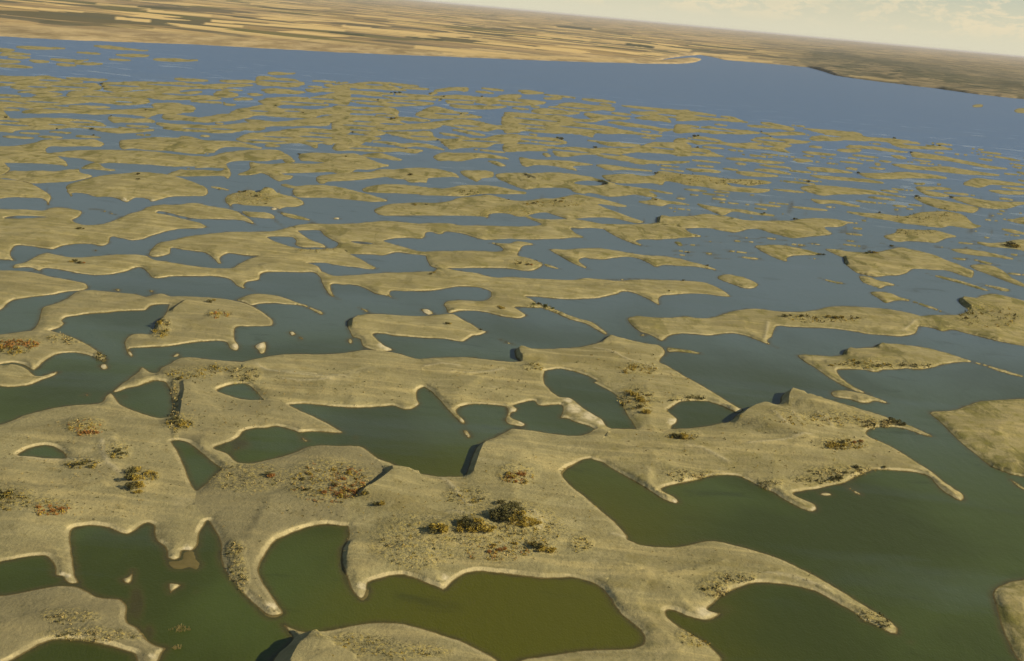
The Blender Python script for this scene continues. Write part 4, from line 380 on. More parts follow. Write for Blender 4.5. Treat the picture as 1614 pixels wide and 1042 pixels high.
f16|FAR||||444,205.8 477.3,202.5 502.3,203.3 527.3,205 551,204.2 551,209.2 502.3,208.3 477.3,207.5
f17|FAR||||510.7,134.2 529,131.3 551,130 525,133.7 554.7,132.5 579.7,129.7 604.7,130 624.7,131.7 646.3,134.2 661.3,135.8 638,135.8 613,133.7 631.3,140 641.3,142.5 621.3,142 596.3,140 571.3,139.7 554.7,138.3 525,137.8 519,137
f18|FAR||||405.7,121.7 422.3,120.8 435.7,123.3 460.7,125 474,129.2 480.7,131.7 469,135.8 449,136.7 435.7,135 410.7,134.2 402.3,130
f19|FAR||||345.7,127.5 362.3,126.7 395.7,127.5 404.8,129.2 377.3,130 352.3,128.7
f20|FAR||||274,124.2 294,124.2 319,125.8 332.3,127.5 310.7,128 285.7,127
f21|FAR||||419,115 435.7,114.2 452.3,115.3 467.3,115.8 444,117.5 425.7,117
f22|FAR||||319,135.8 339,133 369,133 399,134.2 385.7,135.8 362.3,136.7 344,140 327.3,138.3
f23|FAR||||335.7,148.3 349,143.3 365.7,145.8 375.7,150 362.3,153.3 349,152.5
f24|FAR||||389,148.3 402.3,147.5 412.3,150 399,150.8
f25|FAR||||367.3,156.7 385.7,154.2 399,156.7 385.7,157.7
f26|FAR||||412.3,141.7 425.7,140 444,140.8 465.7,143.3 482.3,145.8 465.7,147.5 435.7,146.7 419,145.8
f27|FAR||||407.3,160 419,155.8 435.7,154.2 460.7,153.3 482.3,154.2 502.3,151.7 519,148.3 551,145.8 551,163.3 510.7,160.8 519,165.8 494,165.8 469,165.8 449,164.2 435.7,166.7 419,165
f28|FAR||||480.7,141.7 494,140 510.7,140 551,140 551,143.3 510.7,144.2 490.7,145
f29|FAR||||525,144.2 558,143.3 588,145 613,147.5 638,148.3 663,150 684.7,151.7 704.7,150.8 721.3,150.3 754.7,153.3 779.7,154.2 788,150.8 820,150 823.7,151.7 817,155.8 837,158.3 860.3,161.7 845.3,165 794,165 788,163.3 763,165 746.3,162.5 779.7,167.5 798,168.3 771.3,171.7 746.3,171.7 721.3,170 711.3,167.5 701.3,159.2 688,158.3 671.3,156.7 646.3,156.7 621.3,155.8 601.3,151.7 588,150.8 571.3,148.3 546.3,147.5
f30|FAR||||674.7,148.3 681.3,146.2 691.3,145.3 683,149.7
f31|FAR||||683,143.3 698,140 718,138.3 739.7,140 738,143.3 713,141.7 698,144.2
f32|FAR||||525,155.8 554.7,154.2 579.7,155 604.7,156.7 631.3,159.2 654.7,160 674.7,161.7 684.7,163.3 664.7,165.8 638,166.7 613,167.5 596.3,165.8 571.3,163.3 554.7,160
f33|FAR||||525,168.3 563,169.2 588,170 613,170 628,175 628,180.8 604.7,177.5 579.7,178.3 563,177.5 525,176.7
f34|FAR||||525,183.3 563,182.5 588,183.3 604.7,185.8 618,187.5 624.7,185 646.3,185.8 668,188.3 678,190.8 654.7,190.8 631.3,190 638,195 663,195 688,192.5 704.7,190 729.7,188.3 746.3,190 768,195 779.7,198.3 820,196.7 820,208.3 788,203.3 774.7,205 768,206.7 754.7,205 738,203.3 713,199.2 699.7,196.7 688,201.7 654.7,203.3 621.3,205 596.3,205 609.7,210 588,213.3 563,209.2 548,206.7 525,205
f35|FAR||||654.7,180.8 661.3,176.7 671.3,171.7 684.7,168.3 701.3,171.7 718,175.8 738,180 758,185 738,185.8 704.7,186.3 679.7,186.3
f36|FAR||||723,180 729.7,177.5 739.7,178.3 729.7,180.8
f37|FAR||||608,209.2 631.3,207.5 654.7,208.3 671.3,206.7 683,210 684.7,216.7 704.7,220 684.7,220.8 654.7,220 631.3,215
f38|FAR||||691.3,210 713,211.7 738,217.5 721.3,215.8
f39|FAR||||713,204.2 738,207 764.7,214.2 746.3,212
f40|FAR||||694.7,222.5 713,219.2 738,218.3 763,218.3 779.7,214.2 820,214.2 820,223.3 779.7,226.7 768,231.7 746.3,231.7 721.3,233.3 711.3,235 701.3,229.2
f41|FAR||||525,214.2 563,213.7 588,215.8 601.3,218.3 588,221.7 614.7,224.2 634.7,226.7 654.7,225.8 671.3,227.5 688,231.7 701.3,236.7 679.7,233.3 654.7,230 638,231.7 613,226.7 579.7,223.3 554.7,221.7 525,222.5
f42|FAR||||525,229.2 563,228.7 588,231.7 613,233.3 638,235 666.3,237.5 654.7,240.8 629.7,238.3 604.7,239.2 579.7,238.3 554.7,236.7 525,235.3
f43|FAR||||568,245.8 596.3,241.7 614.7,245.8 634.7,253.3 613,250.8 588,247.5
f44|FAR||||817,143.3 828.7,142.5 843.7,144.2 857,146.3 840.3,148 825.3,147
f45|FAR||||857,155 873.7,153.7 887,155.3 873.7,157
f46|FAR||||915.3,155.8 932,156.7 953.7,158.3 972,161.7 953.7,160.8 932,159.2
f47|FAR||||858.7,168.3 877,167.5 882,164.2 903.7,162.5 923.7,165 948.7,167.5 970.3,170.8 967,174.2 948.7,173.3 923.7,175 900.3,173.3 882,170
f48|FAR||||837,175 848.7,171.7 870.3,172.5 890.3,175 913.7,178 900.3,180 873.7,179.2 848.7,178.7
f49|FAR||||794,180 827,179.2 857,181.7 882,182.5 900.3,185.8 913.7,188.3 933.7,187.5 920.3,180 923.7,178 943.7,180.8 967,183.3 993.7,186.7 973.7,188 953.7,187.5 940.3,191.7 923.7,191.7 903.7,190.8 907,193.3 932,196.7 953.7,199.2 973.7,203.3 998.7,208.3 1020.3,211.7 1043.7,214.2 1032,215.8 1007,211.7 982,210 957,210.8 937,210 935.3,215.8 920.3,213.3 900.3,210 878.7,210 865.3,209.2 848.7,208.3 827,205.8 794,208.3
f50|FAR||||958.7,192.5 973.7,191.7 993.7,194.2 1015.3,197.5 1037,200.8 1057,203.3 1089,200 1089,206.7 1060.3,205 1043.7,207.5 1023.7,203.3 998.7,200 973.7,196.7
f51|FAR||||973.7,165.8 993.7,166.7 1020.3,169.2 1048.7,171.7 1073.7,174.2 1048.7,175 1020.3,172.5 993.7,169.2
f52|FAR||||992,176.7 1015.3,175.8 1040.3,175.8 1060.3,174.2 1089,175 1089,188.3 1053.7,185.8 1060.3,194.2 1048.7,191.7 1023.7,189.2 1000.3,185.8 1023.7,181.7 1007,180.8
f53|FAR||||794,215 827,214.2 848.7,216.7 873.7,218.3 893.7,225 877,227.5 862,226.7 840.3,224.2 823.7,223.3 794,226.7
f54|FAR||||794,228.3 832,228.3 857,230 882,232.5 907,232.5 933.7,235 950.3,233.3 973.7,234.2 998.7,233.3 1015.3,228.3 1028.7,225 1048.7,225 1089,229.2 1089,243.3 1048.7,241.7 1023.7,240 998.7,240 980.3,243.3 993.7,248.3 1015.3,252.5 1040.3,254.2 1089,255 1057,257.5 1023.7,257.5 1007,258.3 990.3,254.2 973.7,251.7 953.7,248.3 937,243.3 920.3,243.3 900.3,245.8 885.3,246.7 873.7,243.3 870.3,238.3 857,237.5 832,237.5 794,236.7
f55|FAR||||927,220.8 948.7,223.3 973.7,225 998.7,227.5 1012,229.2 982,230.8 957,229.2 943.7,225
f56|FAR||||855.3,242.5 863.7,241.7 868.7,245 860.3,246.7
f57|FAR||||1066,174.2 1084.3,175 1109.3,178.3 1134.3,182.5 1157.7,185 1169.3,190 1179.3,193 1156,191.7 1134.3,190 1109.3,189.2 1092.7,190 1063,190 1066,188.3
f58|FAR||||1063,198.3 1092.7,197.5 1106,200 1117.7,198.3 1131,201.7 1159.3,204.2 1184.3,206.7 1199.3,210 1184.3,210.8 1162.7,211.7 1146,210.8 1126,210.8 1101,208.3 1063,208.3
f59|FAR||||1063,220 1086,217.5 1097.7,214.2 1109.3,215.8 1131,220 1146,225 1169.3,225.8 1184.3,225 1202.7,225.8 1182.7,220 1189.3,217.5 1209.3,215.8 1222.7,218.3 1242.7,219.2 1262.7,221.7 1277.7,223.3 1267.7,225.8 1242.7,226.7 1249.3,230 1236,234.2 1246,240.8 1226,238.3 1209.3,235.8 1182.7,234.2 1159.3,231.7 1142.7,228.3 1126,226.7 1101,227.5 1084.3,224.2 1063,225
f60|FAR||||1063,230.8 1092.7,233.3 1101,233.3 1114.3,235.8 1131,243.3 1142.7,246.7 1126,246.7 1101,245.3 1063,243.7
f61|FAR||||1142.7,249.2 1162.7,249.2 1192.7,251.7 1217.7,254.2 1237.7,256.7 1217.7,258 1192.7,255.8 1167.7,253.3 1151,251.7
f62|FAR||||1174.3,197.5 1192.7,197.5 1217.7,200 1197.7,193.3 1209.3,193.3 1234.3,197.5 1252.7,203 1251,205.8 1226,203.3 1206,201.7 1184.3,200
f63|FAR||||1197.7,208.3 1209.3,209.2 1234.3,208.3 1256,208 1267.7,210 1276,213.3 1259.3,212.5 1234.3,213.3 1209.3,212.5
f64|FAR||||1266,202.5 1292.7,204.2 1309.3,205 1326,206.7 1358,210.8 1361.7,215 1386.7,217.5 1411.7,219.2 1438.3,223.3 1461.7,228.3 1486.7,231.7 1505,235.8 1486.7,235.8 1461.7,235 1431.7,234.2 1411.7,230.8 1400,225 1378.3,222 1361.7,222 1332,220.8 1326,221.7 1301,221.7 1276,220 1276,216.7 1289.3,214.2 1297.7,211.7 1284.3,207.5
f65|FAR||||1336,230 1332,228.7 1361.7,230 1386.7,232.5 1411.7,236.7 1438.3,240.8 1420,240.5 1395,238 1370,234.7 1332,231.7
f66|FAR||||1264.3,239.2 1284.3,240 1309.3,242.5 1321,244.2 1297.7,245 1276,242.5
f67|FAR||||1247.7,250.8 1259.3,250 1281,253.3 1296,255.8 1276,255.3 1256,255
f68|FAR||||1317.7,236.7 1358,235.8 1358,238.3 1326,239.2
f69|FAR||||1505,235.8 1528.3,240 1553.3,244.2 1578.3,246.7 1595,250 1615,255 1628.3,258.3 1614,255.8 1586.7,250.8 1561.7,246.7 1536.7,242.5
f70|FAR||||1543.3,250 1565,251.7 1568.3,253.7 1548.3,252.5
f71|FAR||||1586.7,256.7 1605,259.2 1618.3,262 1605,261.3
f72|FAR||||1598.3,175 1605,171.7 1618.3,170.8 1628.3,172.5 1618.3,177.5 1605,177.5
f73|FAR||||1531.7,166.7 1540,165 1550,165.8 1548.3,168 1535,168.3
f74|FAR||||25,74.2 50,73.3 75,75 103.3,76.3 75,77.5 41.7,76.7
f75|FAR||||0,84.2 20,83.3 48.3,85.8 25,86.7 0,86.3
f76|FAR||||78.3,93.3 100,93.3 128.3,95.3 141.7,93.7 125,97.5 100,96.7
f77|FAR||||86.7,100.8 106.7,100.8 120,103.3 100,103.7
f78|FAR||||148.3,72.5 175,73 200,76.7 233.3,80 200,78.3 166.7,75.8
f79|FAR||||120,82.5 146.7,83.3 160,85.3 133.3,84.2
f80|FAR||||171.7,93.3 191.7,93.7 206.7,95 186.7,95.8
f81|FAR||||240,93.7 282,93.3 289,94.2 317.3,95 289,96.3 256,95.8
f82|FAR||||-8.3,103.3 25,102.5 50,105.8 66.7,105.8 41.7,106.7 0,105
f83|FAR||||-10,76.7 10,77 25,79.7 10,80.8 -10,80.3
f84|FAR||||10,90 33.3,89.2 50,90.8 30,92.2
f85|FAR||||46.7,95 70,95.8 80,97.5 55,98
f86|FAR||||183.3,86.7 216.7,86 236.7,88.3 208.3,89.3
f87|FAR||||116.7,100 150,99.3 163.3,101 136.7,102.2
f88|FAR||||-10,95 25,95.8 33.3,97.5 -10,98
f89|FAR||||1378.3,257 1388.3,258.3 1385.8,262 1380.8,260.7
f90|FAR||||1591.7,261.7 1605,263.7 1620,266.7 1605,265.3
f91|FAR||||1600,270 1618.3,273.3 1626.7,275 1611.7,275
f92|FAR||||1600,282.5 1618.3,285 1626.7,286.7 1611.7,286.2
f93|FAR||||1475,289.7 1486.7,291.7 1478.3,292
f94|FAR||||1438.3,289.2 1451.7,288.3 1461.7,290 1448.3,291.3'''

class Isle: pass
isles = []; byk = {}
for line in DATA.strip().split('\n'):
    key, name, cat, label, place, pts = line.split('|')
    ring = []; seam = []
    for tk in pts.split():
        if tk == '~': seam[-1] = True
        else: ring.append(tuple(float(v) for v in tk.split(','))); seam.append(False)
    keep = [i for i in range(len(ring)) if ring[i] != ring[i - 1] or len(ring) == 1]
    ring, seam = [ring[i] for i in keep], [seam[i] for i in keep]
    if key.startswith('H:'):
        byk[key[2:]].rings.append((ring, seam)); continue
    o = Isle(); o.key, o.name, o.cat, o.label, o.place = key, name, cat, label, place; o.rings = [(ring, seam)]
    isles.append(o); byk[key] = o

def inside(X, rings):
    c = np.zeros(len(X), bool)
    for P in rings:
        Q = np.roll(P, -1, 0)
        for s in range(0, len(X), 4000):
            x = X[s:s + 4000]
            cond = (P[:, 1] > x[:, 1:2]) != (Q[:, 1] > x[:, 1:2])
            xi = (Q[:, 0] - P[:, 0]) * (x[:, 1:2] - P[:, 1]) / np.where(Q[:, 1] == P[:, 1], 1e-9, Q[:, 1] - P[:, 1]) + P[:, 0]
            c[s:s + 4000] ^= ((cond & (x[:, :1] < xi)).sum(1) % 2).astype(bool)
    return c

def catmull(P, closed, step):
    P = np.array(P, float); n = len(P); out = []
    rng_ = range(n) if closed else range(n - 1)
    for i in rng_:
        p1, p2 = P[i], P[(i + 1) % n]
        p0 = P[(i - 1) % n] if closed or i > 0 else 2 * p1 - p2
        p3 = P[(i + 2) % n] if closed or i + 2 < n else 2 * p2 - p1
        L = np.hypot(*(p2 - p1)); k = max(1, int(round(L / step)))
        t0 = 0.0; t1 = t0 + max(1e-3, np.hypot(*(p1 - p0))) ** .5; t2 = t1 + max(1e-3, L) ** .5; t3 = t2 + max(1e-3, np.hypot(*(p3 - p2))) ** .5
        for j in range(k):
            t = t1 + (t2 - t1) * j / k
            A1 = (t1 - t) / (t1 - t0) * p0 + (t - t0) / (t1 - t0) * p1
            A2 = (t2 - t) / (t2 - t1) * p1 + (t - t1) / (t2 - t1) * p2
            A3 = (t3 - t) / (t3 - t2) * p2 + (t - t2) / (t3 - t2) * p3
            B1 = (t2 - t) / (t2 - t0) * A1 + (t - t0) / (t2 - t0) * A2
            B2 = (t3 - t) / (t3 - t1) * A2 + (t - t1) / (t3 - t1) * A3
            out.append((t2 - t) / (t2 - t1) * B1 + (t - t1) / (t2 - t1) * B2)
    if not closed: out.append(P[-1])
    return np.array(out)

def wobble(p, amp):
    for q in p:
        v = Vector((q[0] * 0.09, q[1] * 0.16, 3.1)); w = Vector((q[0] * 0.3, q[1] * 0.5, 9.7))
        q[0] += amp * (noise.noise(v) + 0.5 * noise.noise(w)); q[1] += 0.6 * amp * (noise.noise(v + Vector((50, 0, 0))) + 0.5 * noise.noise(w + Vector((0, 50, 0))))
    return p

def seam_pts(a, b):
    lo, hi = min(a, b), max(a, b)
    n = max(1, int(round(math.hypot(hi[0] - lo[0], hi[1] - lo[1]) / 4)))
    P = [(lo[0] + (hi[0] - lo[0]) * i / n, lo[1] + (hi[1] - lo[1]) * i / n) for i in range(n + 1)]
    return P if a == lo else P[::-1]

def lens(cx, cy, L, T, tilt):
    q = [(-.5, 0), (-.3, -.42), (0, -.5), (.3, -.36), (.5, 0), (.25, .4), (-.1, .5), (-.35, .3)]
    return [(cx + a * L, cy + b * T + a * L * tilt) for a, b in q]
_rf = random.Random(21)
for o in isles:
    if o.name != 'FAR': continue
    P = o.rings[0][0]; xs = [p[0] for p in P]; ys = [p[1] for p in P]; A_ = np.array(P)
    if max(xs) - min(xs) < 70 or max(ys) - min(ys) < 9: continue
    put = []
    for _ in range(140):
        if len(put) >= (max(xs) - min(xs)) / 42: break
        L, T = _rf.uniform(26, 80), _rf.uniform(1.5, 2.3); cx, cy = _rf.uniform(min(xs), max(xs)), _rf.uniform(min(ys), max(ys))
        H_ = np.array(lens(cx, cy, L, T, 0.05 if cx < 800 else 0.09)); big = np.array(lens(cx, cy, L + 8, T + 4.5, 0.07))
        if inside(big, [A_]).all() and all(abs(cx - a) > (L + b) / 2 + 3 or abs(cy - c) > 5.5 for a, b, c in put):
            o.rings.append(([tuple(v) for v in H_], [False] * 8)); put.append((cx, L, cy))
# slivers of sand between the far islands
allb = np.concatenate([np.array(r) for o in isles for r, _ in o.rings])
_occ = [np.array(o.rings[0][0]) for o in isles if min(p[1] for p in o.rings[0][0]) < 430]
made = []
for _ in range(9000):
    if len(made) >= 135: break
    if _rf.random() < 0.62: cx = _rf.uniform(1050, 1625); lo_, hi_ = np.interp(cx, [1050, 1345, 1614], [172, 208, 245]), 410
    else: cx = _rf.uniform(-10, 1050); lo_, hi_ = np.interp(cx, [0, 500, 800, 1075], [124, 128, 142, 174]), 240
    cy = lo_ + (hi_ - lo_) * _rf.random() ** 1.6; L = _rf.uniform(16, 64); T = _rf.uniform(1.3, 2.6) * np.interp(cy, [120, 400], [.8, 1.4])
    big = np.array(lens(cx, cy, L + 8, T + 4, 0.05 if cx < 700 else 0.10))
    near = [q for q in _occ if q[:, 0].min() < cx + 40 and q[:, 0].max() > cx - 40 and q[:, 1].min() < cy + 12 and q[:, 1].max() > cy - 12]
    if any(inside(big, [q]).any() or inside(q, [big]).any() for q in near): continue
    o = Isle(); o.key, o.name, o.cat, o.label, o.place = 'sl%d' % len(made), 'FAR', '', '', ''
    o.rings = [([tuple(v) for v in lens(cx, cy, L, T, 0.05 if cx < 700 else 0.10)], [False] * 8)]
    made.append(o); _occ.append(np.array(o.rings[0][0]))
isles += made
for o in made: byk[o.key] = o

seam_owner = {}
for o in isles:
    o.out = []          # list of (points Nx2, is_seam flag of the edge that starts at each point)
    ys = [p[1] for p in o.rings[0][0]]; o.cy = sum(ys) / len(ys); o.cx = sum(p[0] for p in o.rings[0][0]) / len(ys)
    step = 3.0 if o.cy > 560 else (2.4 if o.cy > 380 else 2.0)
    amp = 0.9 if o.cy > 560 else (0.6 if o.cy > 330 else 0.22)
    for ring, seam in o.rings:
        n = len(ring)
        if not any(seam):
            P = wobble(catmull(ring, True, step), amp); S = [False] * len(P)
        else:
            k0 = next(i for i in range(n) if seam[i - 1] and not seam[i]) if not all(seam) else 0
            P, S, i = [], [], 0
            while i < n:
                a = (k0 + i) % n
                if seam[a]:
                    b = (a + 1) % n; q = seam_pts(ring[a], ring[b])
                    P += q[:-1]; S += [True] * (len(q) - 1); i += 1
                    seam_owner.setdefault(frozenset((ring[a], ring[b])), []).append(o)
                else:
                    run = [ring[a]]; j = i
                    while j < n and not seam[(k0 + j) % n]:
                        j += 1; run.append(ring[(k0 + j) % n])
                    q = catmull(run, False, step)
                    if len(q) > 2: q[1:-1] = wobble(q[1:-1], amp)
                    P += [tuple(v) for v in q[:-1]]; S += [False] * (len(q) - 1); i = j
            P = np.array(P)
        P = np.array(P)
        if o.cy < 320 and not any(seam):
            kf = 1.0 if o.name == 'FAR' else 0.6
            if ring is not o.rings[0][0]: kf *= 0.3
            for q in P:
                q[0] += kf * 3.2 * noise.noise(Vector((q[0] * .11, q[1] * .55, 21.0))) + kf * 1.5 * noise.noise(Vector((q[0] * .3, q[1] * .9, 27.0)))
                q[1] += kf * 0.65 * noise.noise(Vector((q[0] * .10, q[1] * .35, 33.0))) + kf * 0.4 * noise.noise(Vector((q[0] * .35, q[1] * .8, 37.0)))
        if o.cy < 330 and not any(seam) and ring is o.rings[0][0]:
            T = np.roll(P, -1, 0) - np.roll(P, 1, 0); T /= np.maximum(np.hypot(*T.T), 1e-6)[:, None]
            A2 = (P[:, 0] * np.roll(P[:, 1], -1) - np.roll(P[:, 0], -1) * P[:, 1]).sum()
            P = P + np.stack([T[:, 1] * 0.15, -T[:, 0] * ((1.05 if o.cx < 1000 else 0.6) if o.name == 'FAR' else 0.5)], 1) * (1 if A2 > 0 else -1)
        o.out.append((P, np.array(S)))

# dunes that join along a seam share one shoreline
par = {id(o): id(o) for o in isles}
def find(a):
    while par[a] != a: a = par[a]
    return a
for k, os_ in seam_owner.items():
    if len(os_) != 2: print('SEAM used', len(os_), 'times', sorted(k), [q.key for q in os_])
    for q in os_[1:]: par[find(id(q))] = find(id(os_[0]))
segs = {}
for o in isles:
    for P, S in o.out:
        Q = np.roll(P, -1, 0); m = ~S
        segs.setdefault(find(id(o)), []).append((P[m], Q[m]))
segs = {k: (np.concatenate([a for a, b in v]), np.concatenate([b for a, b in v])) for k, v in segs.items()}

def seg_dist(X, A, B):
    """distance and nearest point from points X to segments AB"""
    D = np.empty(len(X)); N = np.empty((len(X), 2)); AB = B - A; L2 = np.maximum((AB ** 2).sum(1), 1e-9)
    for s in range(0, len(X), 1500):
        x = X[s:s + 1500]
        t = np.clip(((x[:, None, :] - A) * AB).sum(2) / L2, 0, 1)
        q = A + t[..., None] * AB
        d2 = ((x[:, None, :] - q) ** 2).sum(2); i = d2.argmin(1); r = np.arange(len(x))
        D[s:s + 1500] = np.sqrt(d2[r, i]); N[s:s + 1500] = q[r, i]
    return D, N

def sstep(a, b, x):
    t = np.clip((x - a) / (b - a), 0, 1); return t * t * (3 - 2 * t)

# steep slip faces: (line in photo pixels, height, face width, reach) - the high side is on the right-hand side of the line as listed
SCARPS = [
    ([(1147.8, 665.6), (1156.5, 658.8), (1162.8, 653.1), (1176.6, 645.6), (1192.8, 640.6), (1195.8, 639.5)], 6.0, 8.0, 55), ([(1228.4, 637.5), (1229.6, 628.8), (1234.1, 621.3), (1240.4, 618.3)], 6.0, 7.0, 50),
    ([(733.1, 748.7), (737.6, 736.4), (742.7, 721.4), (748.9, 707.6), (756.4, 700.1)], 3.6, 5.5, 45), ([(415.1, 1082.4), (417.6, 1062.3), (430.1, 1039.8), (437.7, 1029.8), (450.2, 1019.8), (460.2, 1008.5), (480.2, 999.3), (495.2, 996.8)], 8.0, 11.5, 75),
    ([(816.5, 568.2), (812.7, 563.2), (810.7, 552.7), (816.0, 549.2)], 3.5, 4, 20), ([(945.4, 538.6), (952.9, 533.9), (957.2, 530.1)], 1.8, 3.5, 20),
    ([(556.6, 790.2), (565.3, 781.5), (587.8, 765.2), (607.9, 747.7), (606.6, 740.2)], 3.6, 4.5, 28), ([(274.1, 660.1), (277.8, 637.5), (281.6, 620.0), (280.3, 605.0)], 2.0, 4, 20),
    ([(1529.1, 486.6), (1525.4, 485.6), (1516.6, 478.8), (1511.6, 473.8), (1514.1, 469.6)], 2.8, 4, 30), ([(1034.6, 350.6), (1035.6, 346.4), (1037.1, 342.1)], 3.2, 5, 40),
    ([(266.6, 490.6), (275.3, 483.8), (287.9, 476.3)], 2.5, 4, 20), ([(677.6, 419.5), (682.6, 421.5), (687.6, 421.7)], 3, 5, 30), ([(1332.7, 416.5), (1329.6, 410.2), (1328.6, 405.2)], 2.4, 4, 30),
    ([(1327.6, 558.4), (1330.1, 552.7), (1335.2, 550.2)], 2.8, 4, 25), ([(1378.2, 546.4), (1385.2, 541.9)], 2.2, 4, 25), ([(546.5, 515.1), (547.8, 506.4), (557.8, 500.1)], 2.5, 5, 20),
    ([(840.3, 282.6), (827.8, 277.6), (819.0, 271.3)], 2.6, 6, 35), ([(954.2, 291.3), (945.4, 285.6), (941.6, 282.6)], 2.6, 6, 35), ([(240.3, 520.1), (244.1, 510.1), (255.3, 501.4)], 3, 5, 20),
    ([(537.8, 902.1), (536.5, 882.1), (539.0, 864.6), (545.3, 853.3)], 1.3, 3.5, 16), ]
# low crests of dry pale sand blown along the dunes
LINES = [[(405.1, 576.4), (420.1, 585.2), (440.2, 590.7), (472.7, 592.7), (522.8, 595.2), (550.3, 598.2)], [(445.2, 600.7), (472.7, 604.2), (517.8, 604.2)], [(450.2, 592.7), (485.2, 596.5), (525.3, 601.7)], [(712.6, 590.7), (740.1, 591.2), (770.2, 588.7), (792.7, 584.0)], [(670.1, 580.2), (695.1, 576.4), (725.1, 580.2)],
         [(1180.3, 703.1), (1217.9, 700.6), (1280.4, 692.6)], [(1080.2, 705.1), (1105.2, 710.1), (1130.2, 722.7), (1150.3, 732.7)], [(1217.9, 662.6), (1230.4, 672.6), (1240.4, 681.4)], [(1287.9, 653.8), (1305.5, 665.1), (1313.0, 677.6)], [(695.1, 753.9), (712.6, 770.2), (727.6, 790.2), (740.1, 800.2)], [(705.1, 814.0), (720.1, 812.3), (737.6, 817.8)], [(840.3, 807.8), (850.3, 825.3), (851.5, 840.3)],
         [(967.5, 843.3), (985.1, 847.6), (1000.1, 854.6)], [(160.2, 700.1), (162.7, 717.6), (170.2, 735.2), (190.2, 750.2)], [(30.0, 720.1), (62.6, 725.2), (100.1, 726.4), (140.2, 728.9), (160.2, 737.7)], [(1210.0, 907.2), (1242.5, 910.9), (1275.1, 920.9), (1305.1, 929.7)], [(1210.0, 640.3), (1240.0, 655.3), (1260.1, 672.8)], [(1210.3, 510.1), (1207.8, 525.1), (1204.1, 537.6)], [(1441.5, 507.6), (1432.8, 515.1), (1425.3, 521.4)], [(935.0, 550.2), (960.0, 556.4), (992.6, 570.2), (1035.1, 580.2)]]
LINE_G = [ground(np.array([p[0] for p in L]), np.array([p[1] for p in L])) for L in LINES]
SCARP_G = [(ground(np.array([p[0] for p in L]), np.array([p[1] for p in L])), H, w, R) for L, H, w, R in SCARPS]
MOUNDS = [(808, 827, 12, 7.0), (692, 838, 6, 1.8), (750, 835, 8, 2.6), (768, 843, 6, 1.6), (855, 866, 6, 1.5), (215, 768, 9, 2.5), (415, 303, 26, 7.0), (135, 672, 14, 2.0)]
MOUND_G = [(gpt(a, b), r, h) for a, b, r, h in MOUNDS]
PALE = [(428, 957, 10), (571, 925, 9), (701, 912, 7), (300, 880, 8), (296, 866, 9), (1110, 966, 14), (1126, 962, 8), (1064, 790, 5), (1284, 803, 7), (905, 645, 13), (930, 657, 14), (948, 666, 8), (895, 632, 8),
        (825, 666, 8), (809, 648, 6), (163, 570, 5), (163, 578, 6), (208, 557, 5), (372, 546, 7), (410, 545, 9), (412, 535, 9), (673, 492, 8), (461, 526, 4), (533, 343, 6), (197, 316, 5), (240, 317, 4), (316, 869, 6),
        (72, 585, 8), (604, 545, 10), (612, 549, 8), (765, 522, 4), (431, 331, 7), (108, 908, 5), (98, 906, 5), (730, 662, 5), (734, 688, 6), (660, 640, 6), (1060, 665, 9), (1068, 662, 5), (1165, 645, 6), (240, 1035, 7)]
RIMS = 1.0

